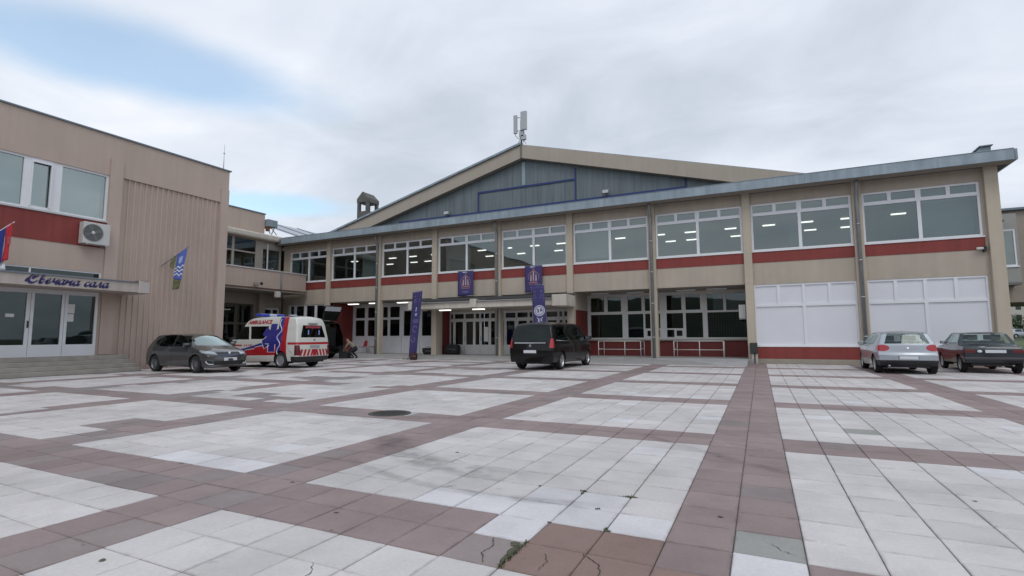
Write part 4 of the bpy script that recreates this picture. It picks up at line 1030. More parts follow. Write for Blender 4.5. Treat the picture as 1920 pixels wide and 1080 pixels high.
HZ = [(.15, .90), (.30, .965), (.50, 1.0), (.72, .995), (.93, .965), (.98, .94), (1.42, .735), (1.5, .70)]
def hatchback(loc, heading, label, paintm, style):
    root = empty('hatchback_car', loc, heading); tag(root, label, 'car')
    if style == 'seven':
        sil = [(-2.02, .25, .06), (-2.13, .42, .08), (-2.13, .64, .06), (-2.06, .93, .08), (-1.97, 1.03, .05), (-1.60, 1.40, .07), (-1.42, 1.435, .1), (-.55, 1.475, .35), (.28, 1.425, .3), (1.15, .985, .10), (1.86, .80, .25), (2.10, .66, .09), (2.14, .45, .08), (2.05, .20, .06)]
    else:
        sil = [(-1.98, .28, .06), (-2.10, .42, .06), (-2.10, .66, .05), (-2.05, .72, .05), (-2.03, 1.0, .06), (-1.80, 1.40, .08), (-1.55, 1.46, .1), (-.55, 1.49, .35), (.25, 1.44, .3), (1.12, .985, .10), (1.80, .84, .25), (2.06, .68, .09), (2.10, .45, .08), (2.0, .20, .06)]
    xt = [(-2.2, .86), (-1.95, .93), (-1.5, .985), (-.9, 1.0), (1.1, 1.0), (1.6, .97), (1.95, .90), (2.2, .80)]
    c = Car(sil, .895, HZ, xt, .78, (-1.3, 1.3), (0.20, 0.10, .045), .06)
    G = CARGLASS_D if style == 'seven' else CARGLASS
    # side glass
    if style == 'seven':
        c.side([(.98, .985), (.33, 1.36), (-.12, 1.40), (-.12, .955)], 'side_window', G, inset=.006)
        c.side([(-.20, .955), (-.20, 1.40), (-.80, 1.385), (-1.08, 1.33), (-1.12, .99), (-1.05, .97)], 'side_window', G, inset=.006)
        c.side([(-1.16, 1.01), (-1.14, 1.31), (-1.42, 1.18), (-1.40, 1.07)], 'side_window', G, inset=.006)
        c.side([(-.125, .96), (-.125, 1.395), (-.195, 1.395), (-.195, .96)], 'pillar_trim', BLACKP); c.side([(-1.085, .99), (-1.06, 1.325), (-1.135, 1.30), (-1.155, 1.01)], 'pillar_trim', BLACKP)
        strips(c, [((-.16, .30), (-.16, .95)), ((.95, .34), (.95, .97)), ((-1.0, .62), (-1.13, .97)), ((-.16, .30), (.95, .30)), ((-.16, .30), (-.75, .30))])
    else:
        c.side([(.92, .985), (.30, 1.37), (-.30, 1.415), (-.30, .965)], 'side_window', G, inset=.006)
        c.side([(-.40, .97), (-.40, 1.415), (-.95, 1.39), (-1.28, 1.31), (-1.42, 1.12), (-1.30, 1.02)], 'side_window', G, inset=.006)
        strips(c, [((-.35, .30), (-.35, .96)), ((.92, .34), (.92, .97)), ((-.35, .30), (.92, .30))])
    # windscreen and rear window
    c.end([(-.66, 1.01), (.66, 1.01), (.50, 1.385), (-.50, 1.385)], 'windscreen', SCREEN, True, .25, inset=.005)
    c.end([(-.63, 1.03), (.63, 1.03), (.50, 1.385), (-.50, 1.385)], 'rear_window', G, False, -1.3, inset=.005)
    # lamps
    if style == 'seven':
        c.end([(.47, .66), (.86, .72), (.86, .84), (.50, .765)], 'headlight', CLEARL, True, 1.45, sides=(1, -1), extra=[((1.5, 0, 0), (-1, 0, 0))])
        c.end([(-.46, .67), (.46, .67), (.46, .745), (-.46, .745)], 'grille', BLACKP, True, 1.8, inset=.01)
        c.end([(-.55, .30), (.55, .30), (.60, .43), (-.60, .43)], 'lower_grille', BLACKP, True, 1.8, inset=.015)
        c.end([(.64, .33), (.80, .36), (.80, .47), (.66, .43)], 'fog_recess', BLACKP, True, 1.6, sides=(1, -1), inset=.01)
        c.end([(.44, .80), (.95, .76), (.95, .98), (.46, .96)], 'tail_light', REDL, False, -1.93, sides=(1, -1))
    else:
        c.end([(.50, .66), (.86, .70), (.84, .87), (.54, .83)], 'headlight', CLEARL, True, 1.5, sides=(1, -1))
        c.end([(-.5, .62), (.5, .62), (.5, .74), (-.5, .74)], 'grille', BLACKP, True, 1.8)
        ov = [(.70 + .20 * math.cos(t), .885 + .115 * math.sin(t)) for t in [2 * math.pi * k / 14 for k in range(14)]]
        c.end(ov, 'tail_light', REDL, False, -1.72, sides=(1, -1))
        c.end([(-.95, .20), (.95, .20), (.95, .475), (-.95, .475)], 'bumper_lower', BLACKP, False, -1.68, over=(0,))
        c.end([(-.28, .50), (.28, .50), (.28, .625), (-.28, .625)], 'plate_recess', mat('recess_grey', (.12, .12, .13), .5), False, -1.95, inset=.02)
    FXx, RXx, rw_ = 1.28, -1.34, .315
    c.arch(FXx, rw_ + .01, .365); c.arch(RXx, rw_ + .01, .365)
    c.finish(root, paintm, BLACKP)
    for x in (FXx, RXx):
        liner(root, x, rw_ + .01, .366, .52, .86)
        for y in (.765, -.765): wheel(root, x, y, rw_, .205, 10 if style == 'seven' else 9, DALLOY if style == 'seven' else HUBCAP, style != 'seven')
    mirror(root, .78, .84, 1.02, paintm)
    seats(root, [(.05, 2), (-.85, 2)], .42, 1.25)
    pbox('dashboard', SEAT, root, .55, 1.05, -.66, .66, .62, .90, .05); pbox('floor_pan', SEAT, root, -1.9, 1.5, -.6, .6, .22, .40); pbox('parcel_shelf', SEAT, root, -1.85, -1.35, -.58, .58, .86, .89)
    for sg in (1, -1):
        for x in ((-.05, -1.0) if style == 'seven' else (-.22,)): pbox('door_handle', paintm, root, x - .09, x + .09, sg * (.868) - .014, sg * .868 + .014, .82, .85, .008)
    if style == 'seven':
        pbox('number_plate', PLATE, root, 2.095, 2.125, -.26, .26, .44, .55, .004)
        b = MB(); b.lathe([(0, .02), (.055, .02), (.06, 0)], 'x', (2.05, 0, .71), 20); b.build('badge', CHROME, root)
        b = MB()
        for sg in (1, -1): b.tube([(2.0, sg * .60, .31), (1.93, sg * .76, .33), (1.86, sg * .81, .40), (1.88, sg * .80, .45)], .018, 6)
        b.build('running_light', mat('led_white', (0.8, 0.82, 0.85), .3), root)
        b = MB(); b.tube([(2.135, -.5, .655), (2.14, 0, .655), (2.135, .5, .655)], .008, 6); b.build('blue_strip', mat('blue_strip', (.02, .08, .4), .3), root)
    else:
        pbox('number_plate', PLATE, root, -2.11, -2.085, -.26, .26, .505, .615, .004)
        b = MB(); b.lathe([(0, -.01), (.04, -.01), (.045, .0)], 'x', (-2.03, 0, .86), 20); b.build('badge', CHROME, root)
        b = MB(); b.tube([(-1.97, .05, 1.07), (-1.93, .3, 1.10), (-1.90, .42, 1.12)], .01, 6); b.build('rear_wiper', BLACKP, root)
        b = MB(); b.tube([(-2.0, .55, .29), (-2.12, .55, .28)], .03, 8); b.build('exhaust', STEEL, root)
    return root
def van(loc, heading, label, paintm, kind, name='minivan'):
    root = empty(name, loc, heading); tag(root, label, 'ambulance' if kind == 'amb' else 'van')
    amb = kind == 'amb'
    if amb:
        sil = [(-2.38, .30, .06), (-2.47, .50, .08), (-2.47, .80, .06), (-2.42, 1.20, .1), (-2.30, 1.92, .15), (-2.14, 2.20, .14), (-1.6, 2.25, .2), (.42, 2.255, .3), (.92, 2.10, .2), (1.75, 1.20, .10), (2.22, 1.02, .16), (2.42, .82, .1), (2.46, .45, .08), (2.34, .22, .06)]
        zt = [(.2, .93), (.45, .985), (.7, 1.0), (1.1, .99), (1.22, .975), (1.72, .89), (2.0, .83), (2.25, .74)]; wm = .952; zm = 1.15
    else:
        sil = [(-2.50, .30, .06), (-2.58, .48, .08), (-2.58, .78, .06), (-2.53, 1.10, .1), (-2.33, 1.70, .12), (-2.20, 1.83, .1), (-1.5, 1.885, .25), (.45, 1.90, .35), (1.02, 1.80, .15), (1.78, 1.17, .12), (2.36, .98, .2), (2.56, .76, .1), (2.58, .42, .08), (2.46, .20, .06)]
        zt = [(.2, .93), (.45, .985), (.7, 1.0), (1.05, .985), (1.15, .965), (1.72, .84), (1.9, .78)]; wm = .964; zm = 1.0
    xt = [(-2.6, .93), (-2.3, .965), (-1.8, .99), (-1.0, 1.0), (1.4, 1.0), (1.9, .97), (2.3, .88), (2.6, .78)]
    c = Car(sil, wm, zt, xt, zm, (-1.6, 1.3), (0.24, 0.05, .06), .08)
    D = CARGLASS_D
    BL = mat('amb_blue', (0.03, 0.03, 0.22), .35, coat=.5); RD = mat('amb_red', (0.42, 0.012, 0.02), .35, coat=.5)
    if amb:
        c.side([(1.62, 1.22), (1.0, 1.80), (.62, 1.80), (.48, 1.22)], 'side_window', D, inset=.006)
        c.side([(.36, 1.24), (.50, 1.80), (-.62, 1.80), (-.62, 1.24)], 'side_window', D, inset=.006)
        c.end([(-.68, 1.28), (.68, 1.28), (.60, 1.80), (-.60, 1.80)], 'windscreen', D, True, .9, inset=.005)
        c.end([(-.70, 1.30), (.70, 1.30), (.66, 1.42), (.58, 1.82), (-.58, 1.82), (-.66, 1.42)], 'rear_window', D, False, -2.1, inset=.005)
        # livery on both sides: star bars, upright bands, swoosh
        cx, cz = -.93, 1.30
        for k in range(3):
            a = math.pi / 2 + k * math.pi / 3; dx, dz = math.cos(a) * .60, math.sin(a) * .60; nx, nz = -math.sin(a) * .19, math.cos(a) * .19
            c.side([(cx + dx + nx, cz + dz + nz), (cx - dx + nx, cz - dz + nz), (cx - dx - nx, cz - dz - nz), (cx + dx - nx, cz + dz - nz)], 'star_bar', BL, over=tuple(range(len(c.names))))
        c.side([(-1.22, 2.24), (-1.48, 2.24), (-1.48, .52), (-1.22, .52)], 'blue_band', BL, ymin=.3)
        c.side([(-1.482, 2.24), (-1.72, 2.24), (-1.82, .52), (-1.482, .52)], 'red_band', RD, ymin=.3)
        sw = [(2.2, .64, .52), (1.4, .73, .52), (.7, .85, .52), (.1, .98, .53), (-.5, 1.13, .54), (-1.22, 1.34, .56)]
        for (a, t1, t0), (b_, u1, u0) in zip(sw, sw[1:]):
            c.side([(a, t1), (b_, u1), (b_, u1 - .13), (a, t1 - .08)], 'blue_swoosh', BL)
            c.side([(a, t1 - .105), (b_, u1 - .165), (b_, u0), (a, t0)], 'red_swoosh', RD)
        c.side([(1.95, 1.0), (.95, 1.0), (.85, .93), (2.0, .93)], 'red_line', RD)
        for k in range(4): c.side([(.78 - k * .13, 1.0), (.70 - k * .13, 1.0), (.67 - k * .13, .93), (.75 - k * .13, .93)], 'red_dash', RD)
        c.end([(-.95, 1.0), (.95, 1.0), (.95, 1.10), (-.95, 1.10)], 'red_line', RD, False, -1.86)
        for k in range(-4, 5):
            s_ = 1 if k >= 0 else -1
            if k == 0: c.end([(-.11, .52), (.11, .52), (.07, .80), (-.07, .80)], 'chevron', RD, False, -2.2); continue
            a = k * .19; c.end([(a - .055, .52), (a + .055, .52), (a + .055 - s_ * .09, .80), (a - .055 - s_ * .09, .80)], 'chevron', RD, False, -2.2)
        c.end([(-.95, .20), (.95, .20), (.95, .50), (-.95, .50)], 'bumper', BLACKP, False, -2.05)
        c.end([(.74, .55), (.95, .55), (.95, .98), (.78, .98)], 'tail_light', mat('tail_dark', (.12, .02, .025), .25), False, -2.25, sides=(1, -1))
        c.end([(.52, .75), (.9, .80), (.88, .96), (.55, .90)], 'headlight', CLEARL, True, 1.95, sides=(1, -1))
        FXx, RXx, rw_ = 1.53, -1.47, .34
    else:
        c.side([(1.66, 1.19), (1.02, 1.72), (.62, 1.72), (.50, 1.15)], 'side_window', D, inset=.006)
        c.side([(.40, 1.15), (.52, 1.72), (-.78, 1.70), (-.78, 1.14)], 'side_window', D, inset=.006)
        c.side([(-.88, 1.14), (-.88, 1.70), (-1.95, 1.66), (-2.10, 1.18)], 'side_window', D, inset=.006)
        c.end([(-.70, 1.25), (.70, 1.25), (.58, 1.76), (-.58, 1.76)], 'windscreen', D, True, .9, inset=.005)
        strips(c, [((.45, .34), (.45, 1.14)), ((-.83, .34), (-.83, 1.13)), ((-.83, 1.08), (-2.3, 1.10)), ((1.5, .75), (1.55, 1.15))])
        if kind != 'open':
            c.end([(-.80, 1.14), (.80, 1.14), (.76, 1.30), (.63, 1.70), (-.63, 1.70), (-.76, 1.30)], 'rear_window', D, False, -2.1, inset=.005)
            c.end([(-.30, .60), (.30, .60), (.30, .78), (-.30, .78)], 'plate_recess', BLACKP, False, -2.4, inset=.02)
        else:
            c.end([(-.78, .62), (.78, .62), (.78, 1.1), (.64, 1.74), (-.64, 1.74), (-.78, 1.1)], '__hole', None, False, -2.1)
        c.end([(.78, .86), (.99, .86), (.93, 1.22), (.82, 1.22)], 'tail_light', REDL if kind != 'open' else mat('tail_smoked', (.03, .006, .007), .3), False, -2.32, sides=(1, -1))
        c.end([(.50, .70), (.9, .75), (.9, .92), (.55, .86)], 'headlight', CLEARL, True, 2.0, sides=(1, -1))
        c.end([(-.45, .62), (.45, .62), (.45, .85), (-.45, .85)], 'grille', BLACKP, True, 2.2, inset=.01)
        FXx, RXx, rw_ = 1.63, -1.57, .34
    c.arch(FXx, rw_ + .01, .39); c.arch(RXx, rw_ + .01, .39)
    c.finish(root, paintm, BLACKP)
    for x in (FXx, RXx):
        liner(root, x, rw_ + .01, .391, .55, .92)
        for y in (.82, -.82): wheel(root, x, y, rw_, .23, 5 if not amb else 8, ALLOY if not amb else HUBCAP, amb)
    mirror(root, 1.35, .93, 1.22, BLACKP if amb else paintm, 1.25)
    for sg in (1, -1):
        for x in (.30, -.65): pbox('door_handle', paintm, root, x - .1, x + .1, sg * .95 - .015, sg * .95 + .015, 1.02, 1.05, .008)
    seats(root, [(.55, 2), (-.4, 2), (-1.4, 2)] if not amb else [(.55, 2)], .62, 1.4)
    pbox('floor_pan', SEAT, root, -2.3, 1.9, -.7, .7, .24, .55)
    pbox('dashboard', SEAT, root, 1.1, 1.6, -.72, .72, .8, 1.12, .05)
    if amb:
        pbox('number_plate', mat('plate_dull', (.35, .37, .40), .5), root, -2.49, -2.455, -.26, .26, .86, .97, .004)
        b = MB(); b.lathe([(0, -.012), (.05, -.012), (.055, 0)], 'x', (-2.42, 0, 1.20), 18); b.build('badge', mat('badge_grey', (.3, .3, .32), .4, .5), root)
        # roof beacon bar
        lb = pbox('light_bar', mat('beacon_blue', (.03, .06, .45), .15, coat=.6), root, .12, .48, -.66, .66, 2.255, 2.37, .03)
        pbox('light_bar_centre', mat('beacon_clear', (.5, .55, .7), .2), lb, .11, .49, -.2, .2, 2.256, 2.375, .03)
        pbox('rear_beacon', mat('beacon_rear', (.45, .5, .6), .25), root, -1.75, -1.6, .35, .65, 2.22, 2.28, .02)
        pbox('wiper_light', mat('badge_grey', (.3, .3, .32)), root, -2.36, -2.28, -.25, .25, 1.88, 1.92, .01)
        # snake and staff emblem, laid on the left and right sides
        WS = mat('emblem_white', (.75, .75, .8), .5)
        for sg in (1, -1):
            b = MB(); pts = []
            for k in range(45):
                t = k / 44; z = .58 + t * 1.5; x = -1.33 + .11 * math.sin(t * 15.0 + .4) * (0.4 + .6 * math.sin(math.pi * t)); pts.append((x, sg * (c.W(x, z) + .004), z))
            b.tube(pts, .017, 6); b.build('snake_emblem', WS, root)
            me = text_mesh('AMBULANCE', .245, .25, 0, 1.0, .008)
            for v in me.vertices:
                x = -.02 - sg * v.co.x * 1.0; z = 1.975 + v.co.y * .95; v.co = (x, sg * (c.W(x, z) + .012), z)
            me.materials.append(RD); link('lettering', me, root)
            b = MB()
            for k in range(3):
                a = math.pi / 2 + k * math.pi / 3
                for s2 in (1, -1):
                    dx, dz = s2 * math.cos(a) * .62, s2 * math.sin(a) * .62; nx, nz = -math.sin(a) * .21, math.cos(a) * .21
                    q = [(-.93 + dx * .45 + nx, 1.30 + dz * .45 + nz), (-.93 + dx + nx, 1.30 + dz + nz), (-.93 + dx - nx, 1.30 + dz - nz), (-.93 + dx * .45 - nx, 1.30 + dz * .45 - nz)]
                    if max(p[1] for p in q) > 1.6 or min(p[0] for p in q) < -1.24: continue
                    b.tube([(p[0], sg * (c.W(p[0], p[1]) + .002), p[1]) for p in q], .012, 5)
            b.build('star_outline', WS, root)
        pbox('blue_sign', mat('amb_sign_red', (.35, .05, .07), .5), root, -2.335, -2.325, -.42, .42, 1.70, 1.79, .003)
        for y in (-.3, .3): pbox('window_cross', mat('cross_blue', (.25, .35, .75), .5), root, -2.385, -2.378, y - .03, y + .03, 1.42, 1.62, .002)
    elif kind == 'closed':
        pbox('number_plate', PLATE, root, -2.595, -2.565, -.26, .26, .66, .77, .004)
        pbox('chrome_bar', CHROME, root, -2.59, -2.54, -.66, .66, 1.02, 1.065, .012)
        b = MB(); b.lathe([(.035, -.02), (.05, -.02), (.05, 0)], 'x', (-2.56, 0, .93), 20); b.build('badge', CHROME, root)
        b = MB()
        for sg in (1, -1): b.tube([(-2.1, sg * .915, 1.145), (-1.2, sg * .945, 1.12), (0.4, sg * .945, 1.13)], .009, 6)
        b.build('window_trim', CHROME, root)
    else:
        tg = empty('tailgate', (-2.2, 0, 1.83)); tg.parent = root; tg.rotation_euler = (0, R(66), 0); tg.scale = (.62, .9, 1)
        b = MB(); b.prism([(-.02, -.66), (-.02, .66), (-1.15, .78), (-1.25, .70), (-1.25, -.70), (-1.15, -.78)], 0.0, .07); b.build('tailgate_panel', paintm, tg, .015)
        bx('tailgate_lining', mat('lining', (.55, .56, .6), .7), tg, -1.2, -.85, -.66, .66, -.03, -.001); bx('tailgate_glass', D, tg, -.58, -.08, -.55, .55, -.02, -.001)
        for sg in (1, -1):
            b = MB(); b.tube([(-2.35, sg * .7, 1.45), (-2.45, sg * .66, 2.2)], .014, 6); b.build('gas_strut', BLACKP, root)
        b = MB(); b.box(-2.2, 1.0, -.74, .74, 1.70, 1.72); b.build('headlining', SEAT, root)
        bx('dark_interior_fill', mat('interior_fill_black', (.008, .008, .009), .8), root, -2.12, -.9, -.66, .66, .56, 1.55, bevel=.03)  # black block added inside so the open rear reads solid dark
    return root
def old_sedan(loc, heading, label, paintm):
    root = empty('old_sedan', loc, heading); tag(root, label, 'car')
    sil = [(-1.84, .34, .05), (-1.90, .48, .04), (-1.91, .80, .05), (-1.86, .90, .05), (-1.28, .95, .06), (-.98, 1.33, .07), (-.80, 1.375, .08), (.20, 1.395, .2), (.36, 1.36, .07), (.86, .955, .07), (1.76, .86, .08), (1.88, .78, .06), (1.88, .42, .05), (1.80, .26, .05)]
    zt = [(.2, .93), (.4, .97), (.62, 1.0), (.78, .995), (.92, .96), (.97, .94), (1.34, .76), (1.42, .72)]
    xt = [(-2, .93), (-1.7, .97), (-1.0, 1.0), (1.2, 1.0), (1.7, .97), (2, .92)]
    c = Car(sil, .80, zt, xt, .70, (-1.2, 1.2), (0.05, 0.04, .03), .04)
    c.side([(.74, .97), (.33, 1.31), (-.14, 1.325), (-.14, .965)], 'side_window', CARGLASS, inset=.006)
    c.side([(-.22, .965), (-.22, 1.325), (-.80, 1.30), (-.98, 1.10), (-.98, .97)], 'side_window', CARGLASS, inset=.006)
    c.end([(-.62, 1.0), (.62, 1.0), (.53, 1.31), (-.53, 1.31)], 'windscreen', CARGLASS, True, .3, inset=.005)
    c.end([(-.62, .985), (.62, .985), (.53, 1.31), (-.53, 1.31)], 'rear_window', CARGLASS, False, -.85, inset=.005)
    c.end([(.47, .68), (.74, .68), (.74, .79), (.47, .79)], 'tail_light', mat('tail_old', (.14, .018, .018), .3), False, -1.7, sides=(1, -1))
    c.end([(.45, .58), (.72, .58), (.72, .78), (.45, .78)], 'headlight', CLEARL, True, 1.7, sides=(1, -1))
    c.end([(-.44, .60), (.44, .60), (.44, .76), (-.44, .76)], 'grille', BLACKP, True, 1.7, inset=.01)
    strips(c, [((-.18, .34), (-.18, .96)), ((.80, .36), (.80, .95)), ((-.90, .66), (-.98, .95)), ((-.18, .34), (.80, .34))])
    c.side([(.80, .60), (-.90, .60), (-.90, .575), (.80, .575)], 'side_trim', mat('trim_dull', (.18, .18, .19), .5), over=(0,))
    FXx, RXx, rw_ = 1.17, -1.28, .285
    c.arch(FXx, rw_ + .01, .335); c.arch(RXx, rw_ + .01, .335)
    c.finish(root, paintm, BLACKP)
    for x in (FXx, RXx):
        liner(root, x, rw_ + .01, .336, .48, .77)
        for y in (.69, -.69): wheel(root, x, y, rw_, .165, 8, HUBCAP, True)
    seats(root, [(.0, 2), (-.8, 2)], .40, 1.2)
    pbox('floor_pan', SEAT, root, -1.7, 1.2, -.55, .55, .24, .40); pbox('dashboard', SEAT, root, .42, .75, -.6, .6, .68, .88, .04)
    pbox('rear_bumper', mat('bumper_dull', (.05, .05, .055), .5), root, -1.97, -1.86, -.79, .79, .44, .54, .03); pbox('front_bumper', mat('bumper_dull', (.05, .05, .055)), root, 1.86, 1.96, -.79, .79, .42, .52, .03)
    pbox('number_plate', PLATE, root, -1.93, -1.905, -.30, .22, .68, .78, .004)
    b = MB(); b.lathe([(0, -.008), (.062, -.008), (.062, .01)], 'x', (-1.912, .36, .73), 18); b.v = [(p[0], p[1], .73 + (p[2] - .73) * .7) for p in b.v]; b.build('country_sticker', mat('sticker_white', (.8, .8, .8), .5), root)
    b = MB(); b.tube([(-1.885, .20, .87), (-1.885, .36, .87)], .014, 6); b.build('boot_badge', CHROME, root)
    b = MB(); b.tube([(-1.75, -.45, .28), (-1.93, -.45, .27)], .028, 8); b.build('exhaust', mat('exhaust_metal', (.3, .27, .24), .5, .6), root)
    b = MB(); b.lathe([(0, -.09), (.12, -.09), (.14, -.05), (.14, .05), (.12, .09), (0, .09)], 'x', (-1.55, .1, .33), 16); b.build('fuel_tank', mat('tank_red', (.10, .02, .02), .6), root)
    mirror(root, .58, .76, 1.0, BLACKP, .7)
    return root

GREY = paint('paint_grey', (0.075, 0.073, 0.075), .45, .3); SILVER = paint('paint_silver', (0.42, 0.45, 0.49), .6, .38); BLACK = paint('paint_black', (0.004, 0.004, 0.0045), 0, .22)
AWHITE = paint('paint_white', (0.64, 0.63, 0.585)); TEAL = paint('paint_teal', (0.007, 0.016, 0.024), .0, .3)
# ================================================================ vehicles in place
gh = hatchback((-20.2, 13.1, 0), R(0), 'dark grey hatchback parked beside the ribbed wall, facing right', GREY, 'seven'); gh.scale = (.955, 1, 1.02)
van((-19.9, 16.45, 0), R(181), 'white ambulance with red and blue livery and a blue roof bar', AWHITE, 'amb', 'ambulance')
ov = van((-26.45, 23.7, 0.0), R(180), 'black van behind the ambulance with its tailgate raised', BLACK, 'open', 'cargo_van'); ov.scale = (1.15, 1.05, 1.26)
van((-7.97, 20.8, 0), R(89), 'shiny black minivan parked in front of the entrance canopy', BLACK, 'closed')
silver = hatchback((4.35, 22.85, 0), R(89.5), 'silver hatchback parked nose in to the white boarded windows', SILVER, 'five'); silver.scale = (.97, .97, .97)
old_sedan((7.0, 24.1, 0), R(87), 'old dark teal saloon parked at the right corner of the hall', TEAL)

# ================================================================ banners and flags
PURP = mat('banner_purple', (0.05, 0.042, 0.155), 0.7, var=0.08, vscale=2); PALE = mat('print_white', (0.55, 0.55, 0.66), 0.7); ORG = mat('print_orange', (0.42, 0.20, 0.16), 0.7); PNK = mat('print_pink', (0.50, 0.36, 0.40), 0.7); LILAC = mat('print_lilac', (0.17, 0.155, 0.33), 0.7)
def cloth(name, m, parent, P00, P10, P01, P11, nu, nv, wave, th=0.006, seed=0):
    """sheet spanned by four corners, rippled along its normal; returns the surface function"""
    A, B_, C, D_ = map(Vector, (P00, P10, P01, P11)); nrm = (B_ - A).cross(C - A).normalized(); ph = seed * 1.7
    def f(u, v): return (A * (1 - u) + B_ * u) * (1 - v) + (C * (1 - u) + D_ * u) * v + nrm * wave * (math.sin(u * 5 + v * 3 + ph) * .6 + math.sin(v * 9 + u * 2 + ph) * .4)
    b = MB(); V = []
    for s in (0, th):
        for j in range(nv + 1):
            for i in range(nu + 1): V.append(tuple(f(i / nu, j / nv) + nrm * s))
    n = (nu + 1) * (nv + 1); F = []
    for j in range(nv):
        for i in range(nu):
            a = j * (nu + 1) + i; F += [(a, a + nu + 1, a + nu + 2, a + 1), (n + a, n + a + 1, n + a + nu + 2, n + a + nu + 1)]
    rim = [j for j in range(nu + 1)] + [(j + 1) * (nu + 1) - 1 for j in range(1, nv + 1)] + [nv * (nu + 1) + i for i in range(nu - 1, -1, -1)] + [j * (nu + 1) for j in range(nv - 1, 0, -1)]
    for q in range(len(rim)): F.append((rim[q], rim[(q + 1) % len(rim)], n + rim[(q + 1) % len(rim)], n + rim[q]))
    b.add(V, F, True); o = b.build(name, m, parent)
    return f, nrm, o
def print_on(surf, nrm, parent, name, m, polys, off):
    b = MB()
    for poly in polys:
        front = [tuple(surf(u, v) + nrm * off) for u, v in poly]; b.add(front, [tuple(range(len(poly)))])
    return b.build(name, m, parent)
def ringp(cx, cy, r0, r1, asp, n=28, a0=0.0, a1=2 * math.pi):
    out = []
    for k in range(n):
        t0, t1 = a0 + (a1 - a0) * k / n, a0 + (a1 - a0) * (k + 1) / n
        out.append([(cx + r0 * math.cos(t0), cy + r0 * asp * math.sin(t0)), (cx + r1 * math.cos(t0), cy + r1 * asp * math.sin(t0)), (cx + r1 * math.cos(t1), cy + r1 * asp * math.sin(t1)), (cx + r0 * math.cos(t1), cy + r0 * asp * math.sin(t1))])
    return out
def rectp(a, b_, c, d_): return [(a, c), (b_, c), (b_, d_), (a, d_)]
def linep(x0, y0, x1, y1, w, asp=1.0):
    dx, dy = x1 - x0, (y1 - y0) / asp; l = math.hypot(dx, dy); nx, ny = -dy / l * w, dx / l * w * asp
    return [(x0 + nx, y0 + ny), (x1 + nx, y1 + ny), (x1 - nx, y1 - ny), (x0 - nx, y0 - ny)]
def wall_banner(x0, x1, z0, z1, label, seed):
    e_ = empty('wall_banner', ((x0 + x1) / 2, 26.5, z0), wc=True)
    f, n, o = cloth('cloth', PURP, e_, (x0, 26.5, z0), (x1, 26.5, z0), (x0, 26.5, z1), (x1, 26.5, z1), 8, 12, 0.012, seed=seed)
    s = 0.008 if n.y < 0 else -0.008
    asp = (x1 - x0) / (z1 - z0)
    # crest: stepped arch outline, a triangle of pillars inside, dots round about
    P1 = ringp(.5, .56, .30, .325, asp, 24, 0, math.pi) + [linep(.19, .56, .27, .30, .013, asp), linep(.81, .56, .73, .30, .013, asp), linep(.27, .30, .73, .30, .013, asp), linep(.34, .70, .5, .90, .014, asp), linep(.66, .70, .5, .90, .014, asp)]
    print_on(f, n, e_, 'crest_outline', ORG, P1, s)
    P2 = [[(.30, .42), (.40, .42), (.38, .66), (.33, .66)], [(.60, .42), (.70, .42), (.67, .66), (.62, .66)], [(.46, .42), (.54, .42), (.54, .74), (.5, .82), (.46, .74)]]
    print_on(f, n, e_, 'crest_figure', PNK, P2, s * 1.1)
    print_on(f, n, e_, 'crest_base', ORG, [rectp(.30, .70, .345, .385)], s * 1.25)
    print_on(f, n, e_, 'print_line', PALE, [rectp(.30, .60, .935, .965), rectp(.36, .44, .92, .975)], s)
    print_on(f, n, e_, 'print_line', LILAC, [rectp(.30, .70, .17, .20), rectp(.36, .64, .12, .145)], s)
    b = MB()
    for z in (z0, z1): b.tube([(x0 - .03, 26.5, z), (x1 + .03, 26.5, z)], .014, 6)
    b.build('rod', STEEL, e_)
    tag(e_, label, 'banner')
wall_banner(-16.38, -15.30, 3.74, 5.25, 'purple crest banner hanging on the wall, nearer the ambulance', 0)
wall_banner(-11.92, -10.86, 3.78, 5.29, 'purple crest banner on the wall partly behind the round emblem flag', 2)
